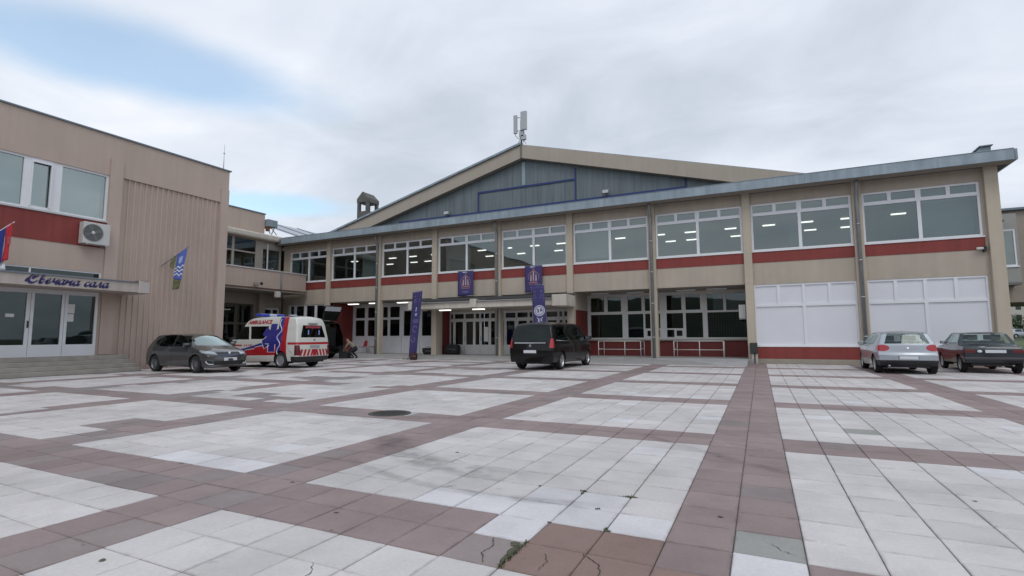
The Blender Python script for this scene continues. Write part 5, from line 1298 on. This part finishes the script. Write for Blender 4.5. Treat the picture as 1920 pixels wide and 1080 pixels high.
def feather(x, y, zb, xt0, xt1, xb0, xb1, zt, label, style):
    e_ = empty('feather_flag', (x, y, zb), wc=True)
    f, n, o = cloth('flag_cloth', PURP, e_, (xb0, y, zb + .12), (xb1, y + .02, zb + .12), (xt0, y - .02, zt), (xt1, y, zt + .06), 8, 30, 0.02, seed=style)
    s = 0.009 if n.y < 0 else -0.009; asp = .17
    if style == 1:
        for w in (0, 0): pass
        print_on(f, n, e_, 'flag_emblem', PALE, [linep(.45, .70, .52, .74, .05, asp), rectp(.38, .62, .655, .668), rectp(.40, .48, .63, .652), rectp(.52, .60, .63, .652), [(.5, .735), (.58, .75), (.5, .765), (.42, .75)]], s)
        print_on(f, n, e_, 'print_line', LILAC, [rectp(.18, .85, .565, .575), rectp(.18, .85, .545, .557), rectp(.30, .80, .525, .537), rectp(.15, .85, .93, .94), rectp(.2, .8, .87, .885), rectp(.2, .8, .84, .85)], s)
        print_on(f, n, e_, 'swirl', LILAC, ringp(.5, .43, .22, .30, asp, 18, .4, 5.2) + ringp(.35, .27, .18, .25, asp, 14, 3, 7.6), s)
    else:
        # white disc ring with a two-legged mark, the mark again below, framed panel at the top
        print_on(f, n, e_, 'round_emblem', PALE, ringp(.5, .66, .36, .44, asp, 30) + ringp(.5, .66, 0.0, .32, asp, 30), s)
        T = [rectp(.30, .70, .675, .69), rectp(.36, .46, .635, .677), rectp(.58, .66, .645, .677), [(.70, .675), (.78, .66), (.72, .65), (.66, .66)]]
        print_on(f, n, e_, 'emblem_mark', PURP, T, s * 1.3)
        print_on(f, n, e_, 'lower_mark', PALE, [rectp(.28, .74, .555, .572), rectp(.36, .47, .50, .556), rectp(.57, .67, .515, .556)], s)
        print_on(f, n, e_, 'panel_frame', LILAC, [linep(.1, .80, .9, .80, .012, asp), linep(.1, .97, .9, .97, .012, asp), linep(.1, .80, .1, .97, .012, asp), linep(.9, .80, .9, .97, .012, asp)], s)
        print_on(f, n, e_, 'print_line', LILAC, [rectp(.22, .8, .915, .935), rectp(.2, .78, .865, .885), rectp(.25, .75, .83, .845)], s)
    b = MB(); b.tube([(xb0 - .02, y, zb + .02), (xb0 - .02, y, zb + .3), (xt0 - .015, y - .02, zt + .08), ((xt0 + xt1) / 2, y - .01, zt + .10), (xt1, y, zt + .07)], .013, 6); b.build('pole', mat('pole_grey', (.25, .25, .27), .4, .5), e_)
    b = MB()
    for a in range(4):
        an = a * math.pi / 2 + .4; b.tube([(xb0 - .02, y, zb + .03), (xb0 - .02 + .38 * math.cos(an), y + .38 * math.sin(an), zb + .015)], .014, 6)
    b.build('cross_base', BLACKP, e_)
    tag(e_, label, 'flag')
    return e_
feather(-17.7, 24.2, 0.02, -17.98, -17.32, -18.2, -17.72, 3.86, 'purple feather flag with a narrow foot left of the entrance', 1)
feather(-10.3, 24.2, 0.02, -10.50, -9.83, -10.30, -9.60, 3.84, 'purple feather flag with a white round emblem behind the minivan', 2)
# Serbian tricolour hanging over the hall canopy
FRED = mat('flag_red', (0.50, 0.03, 0.05), .8); FBLU = mat('flag_blue', (0.02, 0.035, 0.22), .8); FWHT = mat('flag_white', (0.70, 0.70, 0.74), .8)
tf = empty('national_flag', (-23.9, 7.7, 3.6), wc=True)
b = MB(); b.tube([(-23.98, 7.4, 4.2), (-22.6, 8.12, 5.25)], .016, 6); b.build('pole', WHITE, tf)
def drape(name, m, parent, ptop0, ptop1, pbot0, pbot1, seed): return cloth(name, m, parent, pbot0, pbot1, ptop0, ptop1, 5, 14, .03, .005, seed)
drape('red_stripe', FRED, tf, (-22.62, 8.10, 5.22), (-22.80, 8.0, 5.08), (-22.6, 8.02, 3.95), (-22.72, 7.92, 3.85), 1)
drape('blue_stripe', FBLU, tf, (-22.805, 7.995, 5.07), (-23.0, 7.9, 4.92), (-22.725, 7.91, 3.84), (-22.85, 7.72, 3.72), 2)
drape('white_stripe', FWHT, tf, (-23.005, 7.895, 4.91), (-23.2, 7.8, 4.76), (-22.66, 8.03, 3.60), (-22.98, 7.6, 3.6), 3)
cb = MB(); cb.box(-22.60, -22.58, 7.97, 8.06, 4.45, 4.72); cb.build('emblem', mat('arms_red', (.45, .08, .1), .8), tf)
tag(tf, 'red, blue and white national flag hanging over the hall door canopy', 'flag')
bf = empty('town_flag', (-23.95, 14.0, 3.4), wc=True)
b = MB(); b.tube([(-24.0, 13.72, 4.5), (-23.05, 14.32, 5.42)], .016, 6); b.build('pole', mat('pole_blue', (.12, .13, .3), .5), bf)
GRN = mat('flag_green', (0.13, 0.14, 0.06), .8); SBL = mat('flag_skyblue', (0.09, 0.14, 0.45), .8)
f, n, o = drape('flag_cloth', SBL, bf, (-23.10, 14.29, 5.34), (-23.45, 14.06, 5.02), (-23.12, 14.08, 3.85), (-23.36, 13.9, 3.92), 4)
drape('green_end', GRN, bf, (-23.12, 14.08, 3.845), (-23.36, 13.9, 3.915), (-23.2, 14.06, 3.48), (-23.34, 13.86, 3.42), 5)
drape('green_edge', GRN, bf, (-23.46, 14.05, 5.0), (-23.6, 13.95, 4.88), (-23.44, 13.93, 4.35), (-23.56, 13.8, 4.5), 6)
s = 0.012 if n.x > 0 else -0.012
for k in range(3):
    v0 = .16 + k * .13; pts = [(t / 10, v0 + .035 * math.sin(t * 1.2)) for t in range(11)]
    print_on(f, n, bf, 'wave_stripe', FWHT, [[pts[i], pts[i + 1], (pts[i + 1][0], pts[i + 1][1] + .045), (pts[i][0], pts[i][1] + .045)] for i in range(10)], s)
print_on(f, n, bf, 'flag_emblem', mat('flag_pale', (.35, .42, .7), .8), [[(.3, .62), (.5, .56), (.7, .62), (.7, .82), (.3, .82)]], s)
tag(bf, 'blue flag with white waves and green ends on the ribbed wall', 'flag')

# ================================================================ air conditioners
def ac_unit(loc, rz, w, h, d_, label):
    e_ = empty('air_conditioner', loc, rz)                      # local: front looks along +X, width along Y
    case = bx('casing', mat('ac_white', (.58, .58, .56), .5, var=.05), e_, 0, d_, -w / 2, w / 2, 0, h, bevel=.02)
    r = h * .38; cy = -w * .14
    b = MB(); b.lathe([(r, -.005), (r + .02, .012), (r + .02, -.005)], 'x', (d_ + .004, cy, h * .52), 28); b.build('fan_ring', mat('ac_grey', (.3, .31, .31), .5), e_)
    b = MB(); b.lathe([(0, .0), (r, .0)], 'x', (d_ + .003, cy, h * .52), 28); b.build('fan_opening', mat('fan_dark', (.10, .11, .11), .7), e_)
    for k in range(4):
        a = k * math.pi / 2 + .3; b = MB(); c, s_ = math.cos(a), math.sin(a)
        b.add([(d_ + .008, cy + c * .04 - s_ * .03, h * .52 + s_ * .04 + c * .03), (d_ + .008, cy + c * r * .9 - s_ * .10, h * .52 + s_ * r * .9 + c * .10), (d_ + .014, cy + c * r * .9 + s_ * .03, h * .52 + s_ * r * .9 - c * .03), (d_ + .014, cy + c * .04 + s_ * .03, h * .52 + s_ * .04 - c * .03)], [(0, 1, 2, 3)]); b.build('fan_blade', mat('fan_blade_grey', (.15, .155, .155), .6), e_)
    b = MB(); b.lathe([(0, .022), (r * .17, .02), (r * .2, .01)], 'x', (d_ + .004, cy, h * .52), 16); b.build('fan_hub', mat('ac_hub', (.62, .62, .6), .5), e_)
    b = MB()
    for q in (.3, .5, .7, .9): b.lathe([(r * q - .004, .024), (r * q + .004, .024)], 'x', (d_ + .004, cy, h * .52), 24)
    b.build('fan_guard', mat('ac_grey', (.3, .31, .31)), e_)
    for y in (-w * .35, w * .35):
        b = MB(); b.box(-.06, d_, y - .02, y + .02, -.04, -.002); b.build('bracket', STEEL, e_)
    tag(e_, label, 'air conditioner')
    return e_
ac_unit((-23.94, 11.0, 5.02), 0, 0.92, 0.86, .34, 'white air conditioner on the red band of the left hall')
ac_unit((-0.58, 27.45, 2.12), math.pi, .55, .66, .30, 'small white air conditioner beside the last ticket window')

# ================================================================ queue railings
RAILW = mat('rail_white', (.66, .64, .62), .5, var=.05)
def railing(x0, x1, xm, label):
    e_ = empty('queue_railing', ((x0 + x1) / 2, 28, .197), wc=True)
    yf, yb = 27.7, 28.75
    for x in (x0, xm, x1):
        b = MB(); b.tube([(x, yf, .197), (x, yf, 1.02)], .022, 8); b.build('post', RAILW, e_)
    for x in (x0 + .02, x1 - .02):
        b = MB(); b.tube([(x, yb, .197), (x, yb, 1.0)], .022, 8); b.build('post', RAILW, e_)
        for z in (.6, 1.0):
            b = MB(); b.tube([(x, yf, z), (x, yb, z)], .017, 8); b.build('side_rail', RAILW, e_)
    for z, r in ((.58, .016), (1.02, .022)):
        b = MB(); b.tube([(x0, yf, z), (x1, yf, z)], r, 8); b.build('rail', RAILW, e_)
    tag(e_, label, 'railing')
railing(-8.05, -5.75, -6.6, 'white tube railing at the ticket windows, nearer the entrance canopy')
railing(-4.05, -1.67, -2.80, 'white tube railing at the ticket windows, nearer the white boarded windows')

# ================================================================ chairs by the lobby window
CHR = mat('chair_red', (.42, .04, .06), .45)
def chair(loc, rz, label):
    e_ = empty('plastic_chair', loc, rz)
    b = MB(); V = []; F = []
    for j in range(7):
        for i in range(6):
            u = i / 5 * 2 - 1; v = j / 6
            V.append((u * .21 * (1 - .1 * v), .20 - .40 * v, .43 + .03 * u * u - .02 * math.sin(v * 3.1)))
    for j in range(6):
        for i in range(5): a = j * 6 + i; F.append((a, a + 1, a + 7, a + 6))
    b.add(V, F, True); o = b.build('seat', CHR, e_); m = o.modifiers.new('t', 'SOLIDIFY'); m.thickness = .015
    b = MB(); V = []; F = []
    for j in range(7):
        for i in range(7):
            u = i / 6 * 2 - 1; v = j / 6; r = math.sqrt(max(0, 1 - max(0, v - .55) ** 2 * 4))
            V.append((u * .21 * r, .21 + .09 * v - .03 * (1 - u * u) * -1, .46 + .42 * v))
    for j in range(6):
        for i in range(6): a = j * 7 + i; F.append((a, a + 1, a + 8, a + 7))
    b.add(V, F, True); o = b.build('backrest', CHR, e_); m = o.modifiers.new('t', 'SOLIDIFY'); m.thickness = .015
    for x in (-.18, .18):
        for y in (-.18, .19):
            b = MB(); b.tube([(x * .9, y * .9, .43), (x * 1.1, y * 1.15, 0)], .012, 6); b.build('leg', STEEL, e_)
    tag(e_, label, 'chair')
chair((-25.25, 28.2, .197), R(-15), 'red plastic chair by the lobby window, clear of the column')
chair((-24.45, 28.3, .197), R(-25), 'red plastic chair by the lobby window, half hidden by the downpipe column')

# ================================================================ bags and kit
def bag(name, loc, rz, size, label, m, tilt=0, straps=True, seed=0):
    e_ = empty(name, loc, rz); bm = bmesh.new(); bmesh.ops.create_cube(bm, size=1.0); bmesh.ops.subdivide_edges(bm, edges=bm.edges, cuts=5, use_grid_fill=True)
    for v in bm.verts:
        p = v.co * 2; n = p.normalized(); k = max(abs(p.x), abs(p.y), abs(p.z)); q = p.lerp(n * 1.1, .42)
        q += n * .10 * pnoise((p.x * 1.3 + seed, p.y * 1.3, p.z * 1.3))
        z = max(q.z, -0.98); v.co = (q.x * size[0] / 2 + tilt * (z + 1) * size[2] / 2, q.y * size[1] / 2, (z + .98) * size[2] / 2)
    me = bpy.data.meshes.new('bag_body'); bm.to_mesh(me); bm.free(); me.materials.append(m); me.polygons.foreach_set('use_smooth', [True] * len(me.polygons)); link('bag_body', me, e_)
    if straps:
        b = MB(); b.tube([(-size[0] * .25 + tilt * size[2], -.02, size[2] * .9), (-size[0] * .1 + tilt * size[2], -.04, size[2] * 1.15), (size[0] * .12 + tilt * size[2], -.04, size[2] * 1.15), (size[0] * .25 + tilt * size[2], -.02, size[2] * .9)], .012, 6); b.build('strap', BLACKP, e_)
        b = MB(); b.tube([(-size[0] * .42, -size[1] * .47, size[2] * .5), (0, -size[1] * .52, size[2] * .56), (size[0] * .42, -size[1] * .47, size[2] * .5)], .007, 5); b.build('zip', STEEL, e_)
    tag(e_, label, 'bag')
BAGM = mat('bag_black', (.018, .018, .02), .8); BAGR = mat('bag_dark_red', (.05, .018, .014), .8)
bag('travel_bag', (-17.75, 24.0, .01), .3, (.42, .30, .40), 'dark bag leaning on the foot of the left feather flag', BAGR, .0, True, 1)
bag('travel_bag', (-18.75, 27.0, .197), .2, (.75, .40, .42), 'black bag slumped right of the left feather flag', BAGM, -.25, True, 2)
bag('duffel_bag', (-18.45, 27.6, .197), .1, (1.0, .45, .28), 'low flat black duffel bag before the white panels', BAGM, 0, True, 3)
bag('kit_bag', (-17.35, 27.45, .197), -.1, (1.05, .55, .62), 'big black kit bag heaped against the shaded red wall', BAGM, 0, True, 4)
tr = empty('camera_tripod', (-18.3, 27.35, .197))
for k in range(3):
    a = k * 2.1 + .3; b = MB(); b.tube([(0, 0, .52), (.22 * math.cos(a), .22 * math.sin(a), 0)], .011, 6); b.build('leg', BLACKP, tr)
b = MB(); b.tube([(0, 0, .5), (0, 0, .66)], .012, 6); b.build('post', BLACKP, tr); bx('head', BLACKP, tr, -.07, .07, -.05, .05, .66, .76, bevel=.015)
tag(tr, 'small dark tripod standing over the flat duffel bag', 'tripod')

# ================================================================ crouching person by the open van
def person(loc, rz):
    e_ = empty('person', loc, rz)                                   # faces +X, bending over a case
    J = {'pel': (0, 0, .62), 'sp1': (.14, 0, .78), 'sp2': (.30, 0, .92), 'neck': (.44, 0, 1.02), 'hd0': (.50, 0, 1.05), 'hd1': (.56, 0, 1.09)}
    for s_, n in ((1, 'l'), (-1, 'r')):
        J.update({'hip' + n: (.0, s_ * .10, .58), 'kn' + n: (.30, s_ * .17, .42 if s_ > 0 else .36), 'an' + n: (.02 if s_ > 0 else -.06, s_ * .15, .09), 'to' + n: (.20 if s_ > 0 else .12, s_ * .17, .035),
                  'sh' + n: (.38, s_ * .19, .95), 'el' + n: (.52, s_ * .24, .70), 'wr' + n: (.68, s_ * .16, .50), 'pa' + n: (.74, s_ * .14, .45)})
    Ed = [('pel', 'sp1'), ('sp1', 'sp2'), ('sp2', 'neck'), ('neck', 'hd0'), ('hd0', 'hd1')]
    Rd = {'pel': .15, 'sp1': .145, 'sp2': .16, 'neck': .065, 'hd0': .07, 'hd1': .075, 'hip': .11, 'kn': .07, 'an': .05, 'to': .042, 'sh': .075, 'el': .052, 'wr': .034, 'pa': .04}
    for n in 'lr':
        Ed += [('pel', 'hip' + n), ('hip' + n, 'kn' + n), ('kn' + n, 'an' + n), ('an' + n, 'to' + n), ('sp2', 'sh' + n), ('sh' + n, 'el' + n), ('el' + n, 'wr' + n), ('wr' + n, 'pa' + n)]
        s_ = 1 if n == 'l' else -1; px_, py_, pz_ = J['pa' + n]
        for q, (dy, ln) in enumerate(((-.030, .075), (-.010, .085), (.010, .08), (.030, .065))):
            J['f%s%da' % (n, q)] = (px_ + .03, py_ + dy, pz_ - .03); J['f%s%db' % (n, q)] = (px_ + .03 + ln * .4, py_ + dy, pz_ - .03 - ln * .7)
            Ed += [('pa' + n, 'f%s%da' % (n, q)), ('f%s%da' % (n, q), 'f%s%db' % (n, q))]
        J['t' + n] = (px_ + .02, py_ - s_ * .055, pz_ - .03); Ed.append(('pa' + n, 't' + n))
    names = list(J); idx = {k: i for i, k in enumerate(names)}
    me = bpy.data.meshes.new('body'); me.from_pydata([J[k] for k in names], [(idx[a], idx[c]) for a, c in Ed], [])
    o = link('body', me, e_)
    sk = o.modifiers.new('skin', 'SKIN'); sub = o.modifiers.new('sub', 'SUBSURF'); sub.levels = sub.render_levels = 2
    for i, k in enumerate(names):
        key = k if k in Rd else k[:-1]
        r = Rd.get(key, .011 if k[0] in 'ft' else .05); d_ = me.skin_vertices[0].data[i]; d_.radius = (r, r); d_.use_root = (k == 'pel')
    # body colours by height along the figure: shoes, dark trousers, pale top, skin
    m = bpy.data.materials.new('clothed_body'); m.use_nodes = True; nt = m.node_tree; bs = nt.nodes['Principled BSDF']; bs.inputs['Roughness'].default_value = .85
    tcn = nt.nodes.new('ShaderNodeTexCoord'); sx = nt.nodes.new('ShaderNodeSeparateXYZ'); nt.links.new(tcn.outputs['Object'], sx.inputs[0])
    def mm(op, a, b_):
        n_ = nt.nodes.new('ShaderNodeMath'); n_.operation = op
        for i, v in enumerate((a, b_)):
            if isinstance(v, (int, float)): n_.inputs[i].default_value = v
            else: nt.links.new(v, n_.inputs[i])
        return n_.outputs[0]
    def mixc(fac, a, b_):
        n_ = nt.nodes.new('ShaderNodeMix'); n_.data_type = 'RGBA'; nt.links.new(fac, n_.inputs[0])
        for i, v in ((6, a), (7, b_)):
            if isinstance(v, tuple): n_.inputs[i].default_value = (*v, 1)
            else: nt.links.new(v, n_.inputs[i])
        return n_.outputs[2]
    X_, Y_, Z_ = sx.outputs
    torso = mm('GREATER_THAN', mm('ADD', Z_, mm('MULTIPLY', X_, .75)), .74)
    c_ = mixc(torso, (.02, .022, .03), (.24, .21, .17))
    c_ = mixc(mm('GREATER_THAN', mm('SUBTRACT', X_, mm('MULTIPLY', Z_, .45)), .38), c_, (.42, .26, .19))          # forearms and hands
    c_ = mixc(mm('GREATER_THAN', mm('ADD', mm('MULTIPLY', X_, .8), Z_), 1.375), c_, (.42, .26, .19))               # neck and head
    c_ = mixc(mm('LESS_THAN', Z_, .075), c_, (.03, .03, .03))
    nt.links.new(c_, bs.inputs['Base Color']); me.materials.append(m)
    # head with face and hair
    SK = mat('skin', (.42, .26, .19), .6); HR = mat('hair', (.06, .045, .03), .8)
    bm = bmesh.new(); bmesh.ops.create_uvsphere(bm, u_segments=20, v_segments=14, radius=1)
    for v in bm.verts:
        p = v.co.copy(); x = p.x * .098; y = p.y * .078; z = p.z * .118
        if p.z < -.2: x += .012 * (1 if p.x > 0 else 0); y *= 1 + .28 * (p.z + .2)
        if p.x > .8 and -.35 < p.z < .1: x += .022 * max(0, 1 - abs(p.y) * 5)
        v.co = (x, y, z)
    hm = bpy.data.meshes.new('head'); bm.to_mesh(hm); bm.free(); hm.materials.append(SK); hm.polygons.foreach_set('use_smooth', [True] * len(hm.polygons))
    h = link('head', hm, e_); h.location = (.60, 0, 1.13); h.rotation_euler = (0, R(50), 0)
    b = MB(); V = []; F = []
    for j in range(7):
        for i in range(16):
            th = j / 6 * 1.75; ph = 2 * math.pi * i / 16; p = (math.sin(th) * math.cos(ph), math.sin(th) * math.sin(ph), math.cos(th)); cut = .25 if p[0] > .45 else 0
            V.append((p[0] * .105 - .006 - cut * .03, p[1] * .086, p[2] * .126 + (cut * .12 if p[2] < .5 else 0)))
    for j in range(6):
        for i in range(16): F.append((j * 16 + i, j * 16 + (i + 1) % 16, (j + 1) * 16 + (i + 1) % 16, (j + 1) * 16 + i))
    b.add(V, F, True); b.build('hair', HR, h)
    for s_ in (1, -1):
        b = MB(); b.lathe([(0, -.01), (.012, -.006), (.014, 0)], 'x', (.096, s_ * .03, .012), 10); b.build('eye', BLACKP, h)
        b = MB(); b.tube([(-.005, s_ * .078, -.02), (-.008, s_ * .092, .0), (-.004, s_ * .08, .03)], .010, 6); b.build('ear', SK, h)
    b = MB(); b.tube([(.092, -.022, -.062), (.099, 0, -.064), (.092, .022, -.062)], .005, 5); b.build('mouth', mat('lips', (.3, .12, .1), .6), h)
    tag(e_, 'person in a beige top and dark trousers stooping beside the open van', 'person')
person((-22.45, 24.45, .0), R(190))
cs = empty('equipment_case', (-23.1, 24.25, .0), .1); bx('case_body', BLACKP, cs, -.3, .3, -.22, .22, 0, .40, bevel=.03); bx('case_lid', BLACKP, cs, -.31, .31, -.23, .23, .405, .45, bevel=.02)
for y in (-.12, .12): bx('latch', STEEL, cs, .30, .315, y - .03, y + .03, .36, .44)
tag(cs, 'dark equipment case on the ground under the stooping person', 'case')

# ================================================================ roof and wall fittings
an = empty('mobile_mast', (-15.08, 33.2, 15.2), wc=True)
b = MB(); b.tube([(-15.08, 33.1, 15.2), (-15.08, 33.1, 17.5)], .05, 8); b.build('mast', PIPE, an)
for (x, y, z0, z1, w, d_) in ((-14.78, 32.85, 16.2, 17.6, .46, .2), (-15.52, 33.0, 16.1, 17.5, .28, .16), (-15.2, 33.45, 16.3, 17.3, .24, .16)):
    bx('panel_antenna', mat('antenna_grey', (.48, .50, .51), .5), an, x - w / 2, x + w / 2, y - d_ / 2, y + d_ / 2, z0, z1, bevel=.03)
    b = MB(); b.tube([(x, y, z0 + .2), (-15.08, 33.1, z0 + .2)], .025, 6); b.build('clamp', PIPE, an)
    b = MB(); b.tube([(x, y, z1 - .2), (-15.08, 33.1, z1 - .2)], .025, 6); b.build('clamp', PIPE, an)
for (x, z) in ((-14.85, 15.75), (-15.0, 16.0)): bx('radio_box', mat('antenna_grey', (.48, .50, .51)), an, x - .18, x + .18, 32.86, 33.08, z - .24, z + .14, bevel=.02)
b = MB(); b.tube([(-15.5, 33.0, 16.2), (-15.52, 33, 15.95), (-15.35, 33.05, 15.75), (-15.15, 33.1, 15.7), (-15.1, 33.0, 15.2)], .018, 6); b.tube([(-14.8, 32.9, 16.25), (-14.78, 32.9, 15.5), (-14.95, 32.95, 15.2)], .018, 6); b.build('cable', BLACKP, an)
for q in (-.35, .35):
    b = MB(); b.tube([(-15.08 + q, 33.1, 15.25), (-15.08, 33.1, 15.9)], .02, 6); b.build('stay', PIPE, an)
tag(an, 'grey mobile phone antenna mast on the ridge of the gable', 'antenna')
lr = empty('lightning_rod', (-24.4, 16.7, 9.78), wc=True)
b = MB(); b.tube([(-24.4, 16.7, 9.75), (-24.4, 16.7, 11.2)], [.02, .008], 6); b.build('rod', STEEL, lr); bx('joint', STEEL, lr, -24.43, -24.37, 16.67, 16.73, 10.7, 10.78, bevel=.01)
tag(lr, 'thin lightning rod on the corner of the left hall roof', 'lightning rod')
def flood(name, loc, label, s_=1.0, dirn=-1):
    e_ = empty(name, loc); bx('lamp_body', mat('flood_grey', (.45, .45, .44), .5), e_, -.16 * s_, .16 * s_, -.10 * s_, .05 * s_, 0, .18 * s_, bevel=.015); bx('lamp_glass', mat('flood_glass', (.6, .62, .62), .2), e_, -.14 * s_, .14 * s_, -.108 * s_, -.101 * s_, .02 * s_, .16 * s_)
    b = MB(); b.tube([(0, .02, 0), (0, .12, -.10 * s_)], .015, 6); b.build('arm', PIPE, e_); tag(e_, label, 'floodlight')
flood('floodlight', (-21.6, 33.25, 10.78), 'small floodlight on the blue beam, left of the gable centre', 1.3)
flood('floodlight', (-8.95, 33.25, 10.85), 'small floodlight on the blue beam, right of the gable centre', 1.3)
sp = empty('spotlight', (-28.93, 22.3, 4.62)); bx('spot_body', mat('spot_grey', (.32, .29, .26), .5), sp, 0.0, .20, -.12, .12, -.02, .20, bevel=.03)
b = MB(); b.lathe([(0, .0), (.09, .0), (.10, .06), (.06, .10)], 'x', (.2, .28, .14), 14); b.build('spot_head', BLACKP, sp); tag(sp, 'dark spotlight on the balcony parapet of the connecting wing', 'lamp')
bl = empty('bulkhead_lamp', (-28.9, 24.0, 3.95)); bx('lamp_body', mat('bulk_white', (.62, .60, .54), .5), bl, -.14, .14, -.16, .16, 0, .40, bevel=.05); bx('lamp_base', STEEL, bl, -.08, .08, -.08, .08, .401, .44); tag(bl, 'white box lamp hanging below the balcony of the connecting wing', 'lamp')
cc = empty('security_camera', (8.2, 26.62, 4.72)); bx('camera_body', mat('cctv_white', (.6, .58, .55), .4), cc, -.20, .02, -.12, -.02, -.04, .06, bevel=.02); bx('camera_mount', BLACKP, cc, .02, .12, -.1, .06, -.12, .10, bevel=.01); tag(cc, 'small white security camera by the right corner column', 'camera')
ub = empty('utility_box', (-0.30, 26.48, 0), wc=True)
bx('cabinet', mat('cabinet_dark', (.025, .026, .024), .5), ub, -.45, -.14, 26.30, 26.545, .46, .95, bevel=.015); bx('cabinet_foot', mat('foot_conc', (.45, .43, .38), .9), ub, -.40, -.30, 26.36, 26.54, 0.0, .459); bx('cabinet_foot', mat('foot_conc', (.45, .43, .38)), ub, -.24, -.14, 26.36, 26.54, 0.0, .459); bx('cabinet_door', mat('cabinet_door', (.035, .036, .033), .5), ub, -.43, -.16, 26.292, 26.30, .49, .92)
tag(ub, 'black utility cabinet on two feet at the column by the boarded windows', 'cabinet')
wl2 = empty('wall_lamp', (14.7, 44.8, 8.85)); b = MB(); b.lathe([(.0, .10), (.28, .02), (.30, -.06), (.2, -.12), (0, -.14)], 'z', (0, -.2, 0), 16); b.build('lamp_head', mat('lamp_shell', (.16, .15, .14), .6), wl2); b = MB(); b.tube([(0, .2, .1), (0, -.2, .1)], .03, 6); b.build('arm', PIPE, wl2); tag(wl2, 'dark round wall lamp above the tall window of the right wing', 'lamp')

# ================================================================ beyond the right corner
lawn = MB(); lawn.add([(9.3, 50, -.045), (140, 44, -.045), (160, 100, .6), (20, 104, .6), (170, 160, 2.0), (15, 160, 2.0)], [(0, 1, 2, 3), (3, 2, 4, 5)])
GRASS = mat('lawn_grass', (0.07, 0.105, 0.028), 0.9, var=0.25, vscale=0.8, bump=.5, bscale=8)
tag(lawn.build('lawn', GRASS), kind='structure')
rd = MB(); rd.add([(24, 92, .52), (140, 86, .52), (142, 96, .61), (24, 101, .62)], [(0, 1, 2, 3)]); tag(rd.build('road', mat('asphalt', (.07, .07, .072), .85, var=.15, vscale=1.5)), kind='structure')
LEAF = mat('leaf_green', (0.045, 0.085, 0.028), 0.7, var=.35, vscale=2.0)
BARK = mat('bark', (.09, .07, .05), .9)
def bush(loc, rx, ry, h, label, seed, n=3200):
    rr = random.Random(seed); e_ = empty('hedge_bush', loc); b = MB(); V = []; F = []
    lobes = [(rr.uniform(-rx * .7, rx * .7), rr.uniform(-ry * .5, ry * .5), rr.uniform(h * .3, h * .75), rr.uniform(.25, .45)) for _ in range(9)]
    for _ in range(n):
        lx, ly, lz, lr_ = rr.choice(lobes)
        d_ = Vector((rr.gauss(0, 1), rr.gauss(0, 1), rr.gauss(0, 1))).normalized() * (rr.random() ** .4)
        p = Vector((lx + d_.x * rx * lr_ * 1.3, ly + d_.y * ry * lr_ * 1.5, max(.05, lz + d_.z * h * lr_)))
        a = Vector((rr.gauss(0, 1), rr.gauss(0, 1), rr.gauss(0, .6))).normalized(); c = a.cross(Vector((rr.gauss(0, 1), rr.gauss(0, 1), rr.gauss(0, 1)))).normalized(); s_ = rr.uniform(.07, .15)
        b.add([tuple(p + a * s_), tuple(p + c * s_ * .6), tuple(p - a * s_), tuple(p - c * s_ * .6)], [(0, 1, 2, 3)])
    b.build('foliage', LEAF, e_)
    for k in range(5):
        t = MB(); x = rr.uniform(-rx * .5, rx * .5); t.tube([(x, 0, 0), (x + rr.uniform(-.2, .2), rr.uniform(-.2, .2), h * .5)], [.07, .03], 6); t.build('stem', BARK, e_)
    tag(e_, label, 'hedge', 'shrubs beyond the parked cars')
bush((37.0, 110, .75), 3.2, 2.0, 3.6, 'dense green shrub beyond the far silver cars, nearest the hall corner', 21)
bush((42.5, 111, .8), 3.4, 2.0, 3.3, 'dense green shrub beyond the far silver cars, at the picture edge', 22)
bush((32.4, 111, .8), 3.0, 2.0, 3.8, 'dense green shrub beyond the far silver cars, hidden by the hall corner', 23)
for k, (x, y, rz, lab) in enumerate(((35.6, 104.0, 20, 'far silver hatchback on the road beside the corner column'), (38.6, 105.2, 24, 'far silver hatchback at the right edge of the picture'))):
    c = copy_tree(silver); c.location = (x, y, .65); c.rotation_euler = (0, 0, R(rz)); tag(c, lab, 'car')
fb = empty('distant_building', (50, 190, 0), wc=True)
CRM = mat('far_cream', (.52, .49, .43), .85, var=.04, vscale=.3)
DYY = face_y(190)
holes = []; 
for r_ in range(4):
    for k in range(14): holes.append((52.5 + k * 2.4, 53.7 + k * 2.4, 2.2 + r_ * 2.9, 3.7 + r_ * 2.9))
plate('wall', CRM, fb, DYY, 51, 87, 0, 13.2, holes, -.3, 0)
for i, (a, b_, c, e_) in enumerate(holes): bx('window', mat('far_window', (.05, .06, .065), .25), fb, a, b_, c, e_, -.29, -.2, DYY)
bx('roof', mat('far_roof', (.24, .22, .2), .9), fb, 50.6, 87.4, 13.201, 13.7, -9, .3, DYY)
bx('side_wall', CRM, fb, 51, 51.3, 0, 13.2, -8.9, -.301, DYY)
tag(fb, 'pale distant apartment block with small dark windows', 'building')

# unseen dark ridge added behind the viewer to darken reflections in windows and doors
hb = MB(); V = []; F = []; n = 90
for j in range(6):
    for i in range(n + 1):
        a = R(175 + 190 * i / n); r_ = 150 + j * 28; h = (0, 7, 15, 22, 27, 29)[j] * (1 + .45 * pnoise((i * .16, 1.5, 0)) + .12 * pnoise((i * .9, j * 1.3, 4)))
        V.append((r_ * math.cos(a), r_ * math.sin(a), h - .1))
for j in range(5):
    for i in range(n): k = j * (n + 1) + i; F.append((k, k + 1, k + n + 2, k + n + 1))
hb.add(V, F, True); tag(hb.build('reflection_ridge', mat('reflection_ridge_dark', (.05, .065, .04), .95, var=.4, vscale=.12)), kind='structure')
